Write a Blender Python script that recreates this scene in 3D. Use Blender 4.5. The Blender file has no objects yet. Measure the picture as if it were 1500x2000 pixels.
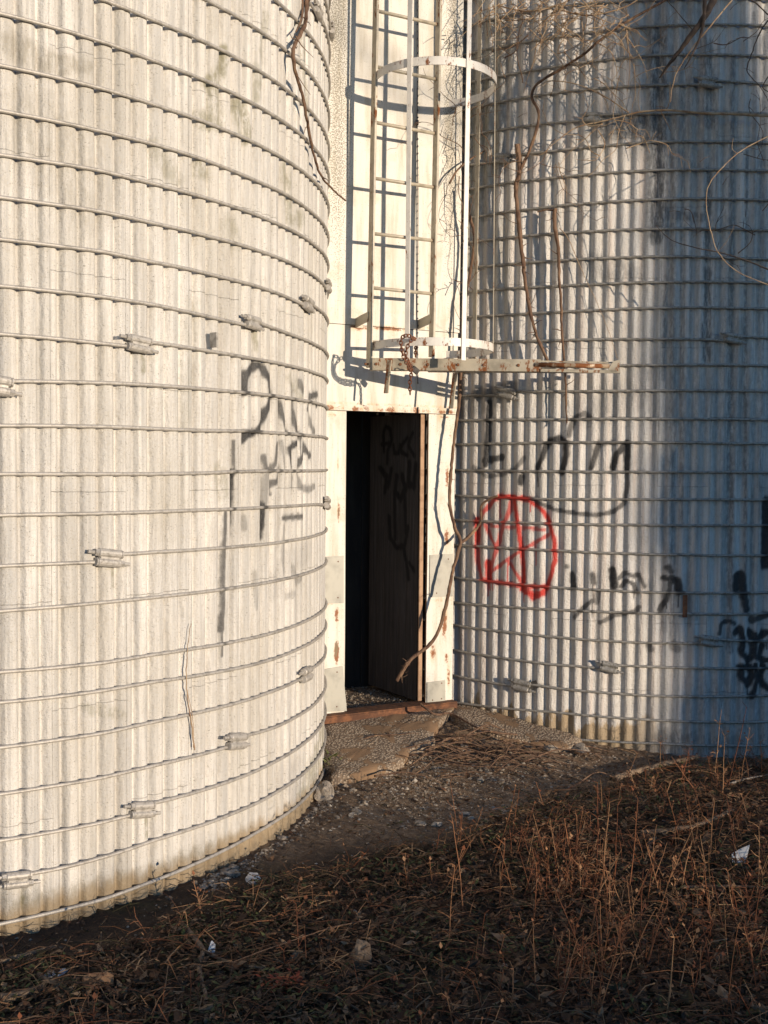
import bpy, math, random
import numpy as np
from mathutils import Vector, Matrix, noise
random.seed(7); rng = np.random.default_rng(7)
S = bpy.context.scene
COL = S.collection
# ------------------------------------------------------------------ camera model
F = 2071.1; PIT = math.radians(-2.5567); ROL = math.radians(0.4966); CZ = 1.63
def ray(px, py):
    a = (px-750)/F; b = -(py-1000)/F
    c, s = math.cos(ROL), math.sin(ROL); a, b = a*c-b*s, a*s+b*c
    return Vector((a, math.cos(PIT)-b*math.sin(PIT), math.sin(PIT)+b*math.cos(PIT)))
def at(px, py, Y):
    r = ray(px, py); p = r*(Y/r.y); p.z += CZ; return p
RAD = 2.1745
CEN = {'L': Vector((-2.474, 5.387, 0)), 'R': Vector((1.792, 8.015, 0))}
def oncyl(px, py, side, off=0.0):
    """point on the silo skin, its bearing phi and height"""
    r = ray(px, py); c = CEN[side]; R = RAD+off
    A = r.x**2+r.y**2; B = r.x*c.x+r.y*c.y
    d = max(B*B-A*(c.x**2+c.y**2-R*R), 0); t = (B-math.sqrt(d))/A
    p = r*t; p.z += CZ
    return p, math.atan2(p.x-c.x, -(p.y-c.y)), p.z
WA = math.radians(28.0)
WO = Vector((-0.145, 5.98, 0)); WT = Vector((math.cos(WA), math.sin(WA), 0)); WN = Vector((math.sin(WA), -math.cos(WA), 0))
def onwall(px, py, off=0.0):
    """tau along the chute face, height"""
    r = ray(px, py); o = WO+WN*off
    t = o.dot(WN)/r.dot(WN); p = r*t; p.z += CZ
    return (p-WO).dot(WT), p.z
def wp(tau, z, off=0.0):
    p = WO+WT*tau+WN*off; return Vector((p.x, p.y, z))
def sstep(a, b, x):
    t = min(1, max(0, (x-a)/(b-a))); return t*t*(3-2*t)
def gh(x, y):
    h = .165*sstep(4.85, 6.1, y-.4*max(0, x)) if y < 9 else .05
    if y < 6.8 and -3.5 < x < 4:
        h += .020*noise.noise(Vector((x*1.1, y*1.1, 0)))+.010*noise.noise(Vector((x*4, y*4, 3)))
        k = 1.0 if y < 4.6 else .35
        h += k*.012*noise.noise(Vector((x*13, y*13, 5)))
    return h
def onground(px, py):
    r = ray(px, py); t = 3.0
    for _ in range(14):
        p = r*t; t = (gh(p.x, p.y)-CZ)/r.z
    p = r*t; p.z += CZ; return p
# ------------------------------------------------------------------ materials
def nt(name, rough=.8, metal=0.0):
    m = bpy.data.materials.new(name); m.use_nodes = True
    t = m.node_tree; b = t.nodes['Principled BSDF']
    b.inputs['Roughness'].default_value = rough; b.inputs['Metallic'].default_value = metal
    return m, t, b
class N:
    def __init__(s, t): s.t = t
    def n(s, k, **kw):
        x = s.t.nodes.new(k)
        for a, v in kw.items(): setattr(x, a, v)
        return x
    def l(s, a, b): s.t.links.new(a, b)
    def val(s, sock, v):
        if hasattr(v, 'is_linked') or isinstance(v, bpy.types.NodeSocket): s.l(v, sock)
        else: sock.default_value = v
    def math(s, op, a, b=0.0, clamp=False):
        x = s.n('ShaderNodeMath', operation=op, use_clamp=clamp); s.val(x.inputs[0], a); s.val(x.inputs[1], b); return x.outputs[0]
    def mix(s, f, a, b, mode='MIX'):
        x = s.n('ShaderNodeMix', data_type='RGBA', blend_type=mode)
        s.val(x.inputs[0], f)
        for i, v in ((6, a), (7, b)):
            if isinstance(v, tuple): x.inputs[i].default_value = (*v, 1)
            else: s.l(v, x.inputs[i])
        return x.outputs[2]
    def noise(s, vec, sc, det=4, rough=.55, dist=0.0):
        x = s.n('ShaderNodeTexNoise'); s.l(vec, x.inputs['Vector']); x.inputs['Scale'].default_value = sc
        x.inputs['Detail'].default_value = det; x.inputs['Roughness'].default_value = rough; x.inputs['Distortion'].default_value = dist
        return x.outputs[0]
    def ramp(s, f, a, b, v0=0.0, v1=1.0):
        x = s.n('ShaderNodeMapRange', interpolation_type='SMOOTHSTEP'); s.val(x.inputs[0], f)
        x.inputs[1].default_value = a; x.inputs[2].default_value = b; x.inputs[3].default_value = v0; x.inputs[4].default_value = v1
        return x.outputs[0]
    def map(s, vec, sc, loc=(0, 0, 0)):
        x = s.n('ShaderNodeMapping'); s.l(vec, x.inputs[0]); x.inputs['Scale'].default_value = sc; x.inputs['Location'].default_value = loc; return x.outputs[0]
    def bump(s, b, h, strength, dist):
        x = s.n('ShaderNodeBump'); x.inputs['Strength'].default_value = strength; x.inputs['Distance'].default_value = dist
        s.l(h, x.inputs['Height']); s.l(x.outputs[0], b.inputs['Normal'])
def silo_mat(name, base, side):
    m, t, b = nt(name, .62); q = N(t)
    uv = q.n('ShaderNodeUVMap').outputs[0]
    at_ = q.n('ShaderNodeAttribute', attribute_name='marks'); sp = q.n('ShaderNodeSeparateColor'); q.l(at_.outputs['Color'], sp.inputs[0])
    black, red, grime, moss = sp.outputs[0], sp.outputs[1], sp.outputs[2], at_.outputs['Alpha']
    streak = q.noise(q.map(uv, (42, 1.2, 1)), 1.0, 5, .6)
    fine = q.noise(q.map(uv, (210, 9, 1)), 1.0, 4, .6)
    big = q.noise(q.map(uv, (2.2, 1.1, 1)), 1.0, 4, .55)
    speck = q.noise(uv, 160, 3, .65)
    mid = q.noise(uv, 24, 5, .7)
    c = q.mix(q.ramp(streak, .35, .68), base, (base[0]*.62, base[1]*.63, base[2]*.645))
    if side == 'R': c = q.mix(q.ramp(q.noise(q.map(uv, (26, .5, 1)), 1.0, 4, .6), .50, .62, 0, .6), c, (.56, .46, .40))
    c = q.mix(q.ramp(fine, .5, .72, 0, .55), c, tuple(v*.66 for v in base))
    c = q.mix(q.ramp(q.noise(q.map(uv, (11, .8, 1)), 1.0, 5, .65), .48, .66, 0, .5), c, (base[0]*.60, base[1]*.58, base[2]*.55))
    c = q.mix(q.ramp(big, .42, .66, 0, .42), c, (base[0]*.62, base[1]*.60, base[2]*.55))
    # scattered dark specks, denser where the low noise is high
    c = q.mix(q.ramp(q.noise(uv, 340, 3, .7), .44, .68, 0, .32), c, tuple(v*.55 for v in base))
    c = q.mix(q.ramp(q.noise(q.map(uv, (75, 22, 1)), 1.0, 6, .75), .52, .66, 0, .35), c, (base[0]*.60, base[1]*.56, base[2]*.48))
    sm = q.math('MULTIPLY', q.ramp(speck, .58, .66), q.ramp(mid, .43, .58))
    c = q.mix(q.math('MULTIPLY', sm, .7 if side == 'L' else .75), c, (.13, .12, .09))
    # thin cracks where staves meet
    sw = q.n('ShaderNodeSeparateXYZ'); q.l(uv, sw.inputs[0])
    cb = q.n('ShaderNodeCombineXYZ'); q.l(sw.outputs[1], cb.inputs[0]); q.l(sw.outputs[0], cb.inputs[1])
    jit = q.noise(uv, 8, 4, .7)
    cb2 = q.n('ShaderNodeVectorMath', operation='ADD'); q.l(cb.outputs[0], cb2.inputs[0])
    cj = q.n('ShaderNodeCombineXYZ'); q.l(q.math('MULTIPLY', q.math('SUBTRACT', jit, .5), .022), cj.inputs[0]); q.l(cj.outputs[0], cb2.inputs[1])
    br = q.n('ShaderNodeTexBrick', offset=.5); q.l(cb2.outputs[0], br.inputs['Vector'])
    br.inputs['Scale'].default_value = 1; br.inputs['Mortar Size'].default_value = .0013; br.inputs['Mortar Smooth'].default_value = .6
    br.inputs['Brick Width'].default_value = .762; br.inputs['Row Height'].default_value = RAD*2*math.pi/48
    crack = q.math('MULTIPLY', br.outputs['Fac'], q.ramp(mid, .40, .60))
    c = q.mix(q.math('MULTIPLY', crack, .55), c, (.16, .14, .10))
    # moss / lichen and grime
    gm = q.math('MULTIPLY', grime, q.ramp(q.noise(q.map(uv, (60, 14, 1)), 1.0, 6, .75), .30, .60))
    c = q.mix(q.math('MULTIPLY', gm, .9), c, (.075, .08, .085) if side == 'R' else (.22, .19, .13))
    mm = q.math('MULTIPLY', moss, q.ramp(q.noise(q.map(uv, (26, 9, 1)), 1.0, 6, .78), .36, .58))
    c = q.mix(q.math('MULTIPLY', mm, .75), c, (.20, .185, .105))
    # bare tan concrete where paint has gone, near the foot
    hb = q.math('ADD', sw.outputs[1], q.math('MULTIPLY', q.math('SUBTRACT', q.noise(q.map(uv, (9, 3, 1)), 1.0, 5, .6), .5), .5 if side == 'R' else .14))
    foot = q.ramp(hb, .13 if side == 'L' else .22, .06 if side == 'L' else .18, 0, 1)
    if side == 'R': foot = q.math('MULTIPLY', foot, q.ramp(sw.outputs[0], -.45, -.15, 1, .15))  # tan colour held back over the shaded part of the foot
    c = q.mix(foot, c, q.mix(mid, (.40, .31, .20), (.27, .205, .13)))
    wear = q.ramp(q.noise(uv, 300, 2, .6), .25, .5, .75, 1)
    c = q.mix(q.math('MULTIPLY', red, wear), c, (.52, .028, .018))
    c = q.mix(q.math('MULTIPLY', black, wear), c, (.022, .022, .024))
    q.l(c, b.inputs['Base Color'])
    h = q.math('ADD', q.math('MULTIPLY', q.noise(uv, 95, 5, .65), .9), q.math('MULTIPLY', q.noise(q.map(uv, (60, 14, 1)), 1.0, 5, .6), 1.3))
    h = q.math('SUBTRACT', h, q.math('MULTIPLY', br.outputs['Fac'], .6))
    q.bump(b, h, .8 if side == 'L' else 1.0, .007)
    q.l(q.ramp(mid, .3, .7, .5, .75), b.inputs['Roughness'])
    return m
def simple(name, c1, c2, sc=20, rough=.8, metal=0.0, bump=.3, dist=.003, stretch=(1, 1, 1), c3=None, lo=.4, hi=.65):
    m, t, b = nt(name, rough, metal); q = N(t)
    v = q.map(q.n('ShaderNodeTexCoord').outputs['Object'], stretch)
    a = q.noise(v, sc, 5, .65)
    c = q.mix(q.ramp(a, lo, hi), c1, c2)
    if c3: c = q.mix(q.ramp(q.noise(v, sc*.4, 4, .7), .56, .66), c, c3)
    q.l(c, b.inputs['Base Color'])
    if bump: q.bump(b, q.noise(v, sc*2.5, 5, .65), bump, dist)
    return m
def rod_mat(name, base, dirty):
    m, t, b = nt(name, .5, .25); q = N(t)
    tc = q.n('ShaderNodeTexCoord').outputs['Object']
    at_ = q.n('ShaderNodeAttribute', attribute_name='marks'); sp = q.n('ShaderNodeSeparateColor'); q.l(at_.outputs['Color'], sp.inputs[0])
    a = q.noise(tc, 22, 5, .7)
    c = q.mix(q.ramp(a, .45, .7), base, tuple(v*.6 for v in base))
    c = q.mix(q.ramp(q.noise(tc, 5.5, 5, .72), .62, .70, 0, .85), c, (.10, .045, .02))
    c = q.mix(q.math('MULTIPLY', q.ramp(q.noise(tc, 90, 4, .7), .5, .64), dirty), c, (.15, .13, .09))
    c = q.mix(sp.outputs[1], c, (.42, .03, .02)); c = q.mix(q.math('MULTIPLY', sp.outputs[0], .85), c, (.03, .03, .03))
    q.l(c, b.inputs['Base Color']); q.bump(b, q.noise(tc, 130, 4, .7), .3+dirty*.6, .003)
    return m
def metal_mat(name, base, rustamt=.62, dark=.6):
    m, t, b = nt(name, .55); q = N(t)
    tc = q.n('ShaderNodeTexCoord').outputs['Object']
    c = q.mix(q.ramp(q.noise(tc, 9, 5, .6), .4, .7), base, tuple(v*dark for v in base))
    r = q.ramp(q.noise(q.map(tc, (1, 1, .45)), 14, 6, .78), rustamt, rustamt+.07)
    rc = q.mix(q.noise(tc, 60, 4, .7), (.30, .10, .025), (.09, .035, .015))
    c = q.mix(r, c, rc); q.l(c, b.inputs['Base Color'])
    q.l(q.ramp(r, 0, 1, .45, .9), b.inputs['Roughness']); q.bump(b, q.noise(tc, 120, 4, .7), .3, .002)
    return m
def wall_mat(name, base):
    m, t, b = nt(name, .6); q = N(t)
    uv = q.n('ShaderNodeUVMap').outputs[0]
    at_ = q.n('ShaderNodeAttribute', attribute_name='marks'); sp = q.n('ShaderNodeSeparateColor'); q.l(at_.outputs['Color'], sp.inputs[0])
    rust, speckle, bare = sp.outputs[0], sp.outputs[1], sp.outputs[2]
    c = q.mix(q.ramp(q.noise(q.map(uv, (16, 1.6, 1)), 1.0, 5, .65), .42, .72), base, (base[0]*.74, base[1]*.70, base[2]*.62))
    c = q.mix(q.ramp(q.noise(uv, 5, 5, .65), .52, .7, 0, .5), c, (base[0]*.66, base[1]*.60, base[2]*.48))
    dots = q.noise(uv, 135, 3, .62)
    thr = q.math('SUBTRACT', .70, q.math('MULTIPLY', speckle, .24))
    dm = q.math('MULTIPLY', q.math('SUBTRACT', dots, thr), 22, True)
    c = q.mix(q.math('MULTIPLY', dm, .8), c, (.16, .14, .10))
    rn = q.noise(uv, 38, 6, .8)
    rm = q.math('MULTIPLY', q.math('SUBTRACT', q.math('ADD', rn, q.math('MULTIPLY', rust, .5)), .80), 9, True)
    halo = q.math('MULTIPLY', q.ramp(rust, .05, .9), q.ramp(q.noise(q.map(uv, (40, 4, 1)), 1.0, 4, .6), .35, .65))
    c = q.mix(q.math('MULTIPLY', halo, .55), c, (.62, .36, .12))
    c = q.mix(rm, c, q.mix(q.noise(uv, 110, 4, .7), (.36, .12, .03), (.11, .04, .015)))
    c = q.mix(bare, c, (.20, .13, .07))
    q.l(c, b.inputs['Base Color'])
    h = q.math('ADD', q.noise(uv, 9, 4, .6), q.math('MULTIPLY', q.noise(uv, 90, 4, .7), .25)); q.bump(b, h, .35, .01)
    return m
def ground_mat():
    m, t, b = nt('ground_soil', .95); q = N(t)
    tc = q.n('ShaderNodeTexCoord').outputs['Object']; sx = q.n('ShaderNodeSeparateXYZ'); q.l(tc, sx.inputs[0])
    c = q.mix(q.ramp(q.noise(tc, 9, 6, .7), .35, .65), (.040, .024, .014), (.080, .050, .030))
    c = q.mix(q.ramp(q.noise(tc, 2.3, 4, .6), .5, .65, 0, .7), c, (.035, .038, .014))
    path = q.math('ADD', q.math('SUBTRACT', sx.outputs[1], q.math('MULTIPLY', q.math('MAXIMUM', sx.outputs[0], -1.0), .45)), q.math('MULTIPLY', q.noise(tc, 2.0, 5, .7), .5))
    pm = q.ramp(path, 4.55, 4.9)
    pc = q.mix(q.ramp(q.noise(tc, 34, 6, .75), .4, .68), (.17, .11, .066), (.34, .25, .17))
    c = q.mix(pm, c, pc); q.l(c, b.inputs['Base Color'])
    q.bump(b, q.noise(tc, 60, 8, .75), 1.0, .02)
    return m
def concrete_mat():
    m, t, b = nt('apron_concrete', .9); q = N(t)
    tc = q.n('ShaderNodeTexCoord').outputs['Object']
    v = q.n('ShaderNodeTexVoronoi', feature='F1'); q.l(tc, v.inputs['Vector']); v.inputs['Scale'].default_value = 75
    c = q.mix(q.ramp(v.outputs['Distance'], .15, .6), (.44, .36, .27), (.20, .145, .10))
    mud = q.ramp(q.noise(q.map(tc, (1, 1, 1), (1.3, .4, 0)), 4.5, 7, .68), .52, .55)
    c = q.mix(mud, c, q.mix(q.noise(tc, 14, 5, .6), (.17, .10, .055), (.27, .175, .10)))
    q.l(c, b.inputs['Base Color'])
    h = q.math('SUBTRACT', 1, q.math('MULTIPLY', v.outputs['Distance'], q.math('SUBTRACT', 1, mud)))
    q.bump(b, h, 1, .008)
    return m
def varied(name, cols, rough=.85, sheen=0):
    """colour picked per face island through a random attribute"""
    m, t, b = nt(name, rough); q = N(t)
    at_ = q.n('ShaderNodeAttribute', attribute_name='pick')
    r = q.n('ShaderNodeValToRGB'); q.l(at_.outputs['Fac'], r.inputs[0]); r.color_ramp.interpolation = 'LINEAR'
    e = r.color_ramp.elements
    while len(e) < len(cols): e.new(.5)
    for i, c in enumerate(cols): e[i].position = i/(len(cols)-1); e[i].color = (*c, 1)
    tc = q.n('ShaderNodeTexCoord').outputs['Object']
    c = q.mix(q.ramp(q.noise(tc, 45, 3, .6), .4, .7, 0, .45), r.outputs[0], (.03, .02, .012))
    q.l(c, b.inputs['Base Color'])
    return m
M = {}
M['siloL'] = silo_mat('pale_ribbed_concrete', (.74, .71, .665), 'L')
M['siloR'] = silo_mat('grey_ribbed_concrete', (.76, .735, .705), 'R')
M['rodL'] = rod_mat('painted_hoop', (.47, .44, .40), .35)
M['rodR'] = rod_mat('dirty_hoop', (.34, .325, .30), .8)
M['wall'] = wall_mat('white_sheet_metal', (.70, .675, .62))
M['patch'] = metal_mat('grey_patch_metal', (.40, .39, .34), .68)
M['steel'] = metal_mat('ladder_steel', (.46, .41, .32), .545)
M['steelw'] = metal_mat('white_ladder_steel', (.74, .71, .66), .565, .8)
M['rust'] = simple('brown_rust', (.10, .045, .025), (.21, .09, .042), 22, .9, 0, .6)
M['pipe'] = metal_mat('orange_rusted_pipe', (.50, .38, .26), .47)
M['chain'] = simple('rusty_chain', (.12, .045, .025), (.24, .10, .05), 60, .8, 0, .5)
M['dark'] = simple('dark_iron', (.05, .045, .045), (.11, .10, .09), 60, .55, .3, .3)
M['ground'] = ground_mat(); M['apron'] = concrete_mat()
M['inside'] = simple('shade_dark_boards', (.040, .032, .026), (.022, .017, .014), 9, .9, 0, .4, .004, (1, 1, .15))
M['vine'] = simple('vine_bark', (.19, .115, .072), (.085, .045, .030), 45, .9, 0, .9, .006, (1, 1, .25), (.30, .19, .11))
M['twig'] = simple('tan_twig', (.42, .31, .20), (.27, .16, .09), 25, .85, 0, .3)
M['darkbark'] = simple('dark_bark', (.045, .035, .032), (.09, .065, .052), 30, .95, 0, .9, .006)
M['stone'] = simple('pale_stone', (.42, .36, .29), (.22, .18, .14), 35, .9, 0, 1, .006)
M['white'] = simple('white_plastic', (.70, .70, .70), (.55, .55, .55), 12, .5, 0, .1)
M['brick'] = simple('old_brick', (.36, .20, .10), (.22, .12, .065), 30, .9, 0, .8)
M['wood'] = simple('weathered_wood', (.24, .17, .11), (.13, .085, .055), 25, .9, 0, .6, .004, (1, 1, 1))
M['bank'] = simple('shade_bank_soil', (.06, .045, .025), (.04, .045, .02), 3, .95, 0, .6, .05)
M['cable'] = simple('cable_rubber', (.07, .07, .08), (.12, .11, .11), 40, .6, 0, 0)
M['litter'] = varied('leaf_litter', [(.026, .014, .008), (.10, .042, .018), (.17, .088, .042), (.045, .023, .011), (.32, .21, .12), (.085, .030, .013), (.040, .042, .012), (.14, .062, .028)])
M['grass'] = varied('dry_weeds', [(.14, .045, .020), (.25, .095, .036), (.42, .24, .12), (.23, .072, .026), (.10, .036, .017)])
M['green'] = varied('low_green_weeds', [(.034, .048, .012), (.065, .080, .020), (.11, .12, .035), (.04, .03, .014)])
M['gravel'] = varied('gravel', [(.13, .095, .065), (.30, .24, .18), (.42, .36, .29), (.20, .15, .105), (.50, .45, .38)])
M['redbit'] = varied('red_dry_leaves', [(.30, .05, .02), (.22, .04, .02), (.35, .10, .03)])
# ------------------------------------------------------------------ mesh helpers
def tag(o, label=None, cat=None, group=None, kind=None):
    if label: o['label'] = label
    if cat: o['category'] = cat
    if group: o['group'] = group
    if kind: o['kind'] = kind
    return o
class MB:
    def __init__(s): s.v = []; s.f = []; s.pick = []
    def add(s, vs, fs, pick=None):
        k = len(s.v); s.v += [tuple(p) for p in vs]; s.f += [tuple(i+k for i in f) for f in fs]
        if pick is not None: s.pick += [pick]*len(vs)
    def box(s, c, ax, ay, az, hx, hy, hz, bev=0.0):
        c = Vector(c)
        if bev <= 0:
            vs = [c+ax*(i*hx)+ay*(j*hy)+az*(k*hz) for i in (-1, 1) for j in (-1, 1) for k in (-1, 1)]
            s.add(vs, [(0, 1, 3, 2), (4, 6, 7, 5), (0, 4, 5, 1), (2, 3, 7, 6), (0, 2, 6, 4), (1, 5, 7, 3)]); return
        bev = min(bev, hx*.45, hy*.45, hz*.45)
        vs = []; ix = {}
        for i in (-1, 1):
            for j in (-1, 1):
                for k in (-1, 1):
                    for a in range(3):
                        h = [hx-bev, hy-bev, hz-bev]; h[a] += bev
                        ix[i, j, k, a] = len(vs); vs.append(c+ax*(i*h[0])+ay*(j*h[1])+az*(k*h[2]))
        fs = []
        for a in range(3):
            o1, o2 = [x for x in range(3) if x != a]
            for sg in (-1, 1):
                q = []
                for (p1, p2) in ((-1, -1), (1, -1), (1, 1), (-1, 1)):
                    d = [0, 0, 0]; d[a] = sg; d[o1] = p1; d[o2] = p2; q.append(ix[d[0], d[1], d[2], a])
                fs.append(q)
        for a in range(3):
            o1, o2 = [x for x in range(3) if x != a]
            for s1 in (-1, 1):
                for s2 in (-1, 1):
                    q = []
                    for sa, which in ((-1, o1), (1, o1), (1, o2), (-1, o2)):
                        d = [0, 0, 0]; d[a] = sa; d[o1] = s1; d[o2] = s2; q.append(ix[d[0], d[1], d[2], which])
                    fs.append(q)
        for i in (-1, 1):
            for j in (-1, 1):
                for k in (-1, 1): fs.append([ix[i, j, k, 0], ix[i, j, k, 1], ix[i, j, k, 2]])
        s.add(vs, fs)
    def tube(s, pts, r, n=8, caps=True, wob=0.0, closed=False, flat=None, pick=None):
        pts = [Vector(p) for p in pts]; m = len(pts)
        rr = r if isinstance(r, (list, tuple)) else [r]*m
        vs = []; up = None
        for i, p in enumerate(pts):
            if closed: d = pts[(i+1) % m]-pts[i-1]
            else: d = pts[min(i+1, m-1)]-pts[max(i-1, 0)]
            d.normalize()
            if up is None: up = Vector((0, 0, 1)) if abs(d.z) < .9 else Vector((1, 0, 0))
            a = d.cross(up); a.normalize(); b = a.cross(d); up = b
            for k in range(n):
                th = 2*math.pi*k/n; w = rr[i]
                if wob: w *= 1+wob*noise.noise(Vector((p.x*30+k*1.7, p.y*30, p.z*22)))
                if flat: vs.append(p+a*(math.cos(th)*w*flat[0])+b*(math.sin(th)*w*flat[1]))
                else: vs.append(p+(a*math.cos(th)+b*math.sin(th))*w)
        fs = []
        for i in range(m if closed else m-1):
            j = (i+1) % m
            for k in range(n): fs.append((i*n+k, i*n+(k+1) % n, j*n+(k+1) % n, j*n+k))
        if caps and not closed: fs.append(tuple(range(n))[::-1]); fs.append(tuple((m-1)*n+k for k in range(n)))
        s.add(vs, fs, pick)
    def strip(s, pts, width_dir, hw, thick_dir_fn, ht):
        """flat bar following a path: width along width_dir, thickness along the local normal"""
        vs = []; m = len(pts)
        for i, p in enumerate(pts):
            nrm = thick_dir_fn(i)
            for (a, b) in ((-1, -1), (1, -1), (1, 1), (-1, 1)): vs.append(p+width_dir*(a*hw)+nrm*(b*ht))
        fs = [(i*4+k, i*4+(k+1) % 4, i*4+4+(k+1) % 4, i*4+4+k) for i in range(m-1) for k in range(4)]
        fs += [(3, 2, 1, 0), tuple(4*(m-1)+k for k in range(4))]
        s.add(vs, fs)
    def build(s, name, mat, parent=None, smooth=False, loc=None):
        me = bpy.data.meshes.new(name)
        off = Vector(loc) if loc is not None else Vector((0, 0, 0))
        me.from_pydata([(x-off.x, y-off.y, z-off.z) for x, y, z in s.v], [], s.f)
        me.materials.append(mat if not isinstance(mat, str) else M[mat])
        if s.pick:
            a = me.attributes.new('pick', 'FLOAT', 'POINT'); a.data.foreach_set('value', s.pick)
        if smooth: me.polygons.foreach_set('use_smooth', [True]*len(me.polygons))
        me.update(); o = bpy.data.objects.new(name, me); COL.objects.link(o); o.location = off
        if parent:
            o.parent = parent
            w = Vector((0, 0, 0)); p = parent
            while p: w += p.location; p = p.parent
            o.location = off-w
        return o
def empty(name, loc, label, cat, group=None):
    o = bpy.data.objects.new(name, None); COL.objects.link(o); o.location = loc; o.empty_display_size = .1
    return tag(o, label, cat, group)
def smooth_path(pts, k=5):
    pts = [Vector(p) for p in pts]; out = []
    for i in range(len(pts)-1):
        p0 = pts[max(i-1, 0)]; p1 = pts[i]; p2 = pts[i+1]; p3 = pts[min(i+2, len(pts)-1)]
        for j in range(k):
            t = j/k; out.append(.5*((2*p1)+(p2-p0)*t+(2*p0-5*p1+4*p2-p3)*t*t+(3*p1-p0-3*p2+p3)*t**3))
    out.append(pts[-1]); return out
def lerp_r(n, a, b): return [a+(b-a)*i/(n-1) for i in range(n)]
# ------------------------------------------------------------------ spray strokes (x, y of the strokes on the skin, half width px, strength, channel)
BL, RE, GR, MO = 0, 1, 2, 3
SL = [
 ([(479,765),(481,735),(491,719),(505,713),(518,722),(527,745),(529,775),(522,800),(512,825),(504,842)],6,.85,BL),
 ([(476,858),(482,848),(497,845)],6,.9,BL), ([(459,860),(460,925)],2,.7,BL), ([(457,920),(455,1000),(453,1045)],3,.95,BL),
 ([(441,1000),(438,1100),(438,1190),(436,1232)],4,.75,BL), ([(516,988),(514,1020),(512,1048)],6,1,BL), ([(523,925),(518,988)],7,.4,BL),
 ([(548,788),(553,815),(561,845)],5,.75,BL), ([(572,752),(574,800),(580,838),(588,852)],5,.75,BL), ([(592,762),(588,748)],6,.6,BL),
 ([(601,800),(604,775),(620,770)],5,.8,BL), ([(603,805),(608,832),(618,846)],5,.6,BL), ([(518,893),(521,915),(530,920),(538,905),(541,868)],4,.7,BL),
 ([(532,945),(542,940),(545,915)],5,.75,BL), ([(580,866),(566,876),(569,900),(572,930),(571,950)],5,.85,BL),
 ([(583,912),(592,892),(594,866),(598,880),(606,890)],5,.8,BL), ([(551,865),(553,885),(556,915)],4,.4,BL), ([(582,925),(588,950),(602,957),(615,950)],5,.55,BL),
 ([(553,1012),(570,1010),(592,1009)],4,.75,BL), ([(556,1030),(553,1090),(556,1118)],6,.4,BL), ([(575,1110),(580,1140),(590,1128)],5,.4,BL), ([(560,1165),(575,1160)],5,.3,BL),
 ([(478,1012),(480,1030)],5,.4,BL), ([(502,1188),(500,1120)],3,.3,BL), ([(535,1150),(560,1100),(600,1080)],18,.14,BL), ([(470,870),(540,980)],24,.08,BL),
 ([(440,100),(428,150),(405,165)],13,.9,MO), ([(420,170),(425,240),(395,235)],16,.8,MO), ([(470,210),(480,260),(475,230)],20,.95,MO), ([(500,190),(520,30)],10,.6,MO),
 ([(390,330),(400,335)],16,.7,MO), ([(300,290),(345,345)],18,.5,MO), ([(560,330),(565,420),(590,430)],16,.7,MO), ([(590,70),(600,220)],14,.7,MO), ([(450,440),(460,470)],18,.4,MO),
 ([(30,90),(70,110),(110,130)],24,.5,GR), ([(90,110),(170,130)],12,.5,GR), ([(580,1610),(600,1540),(630,1440)],36,.7,MO), ([(0,1800),(260,1740),(480,1650)],34,.7,GR), ([(430,920),(435,960)],16,.5,MO), ([(240,1395),(170,1385)],10,.5,MO), ([(590,770),(570,742)],14,.5,MO),
 ([(170,380),(60,240)],60,.3,GR), ([(380,600),(360,820)],20,.25,MO),
]
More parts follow.
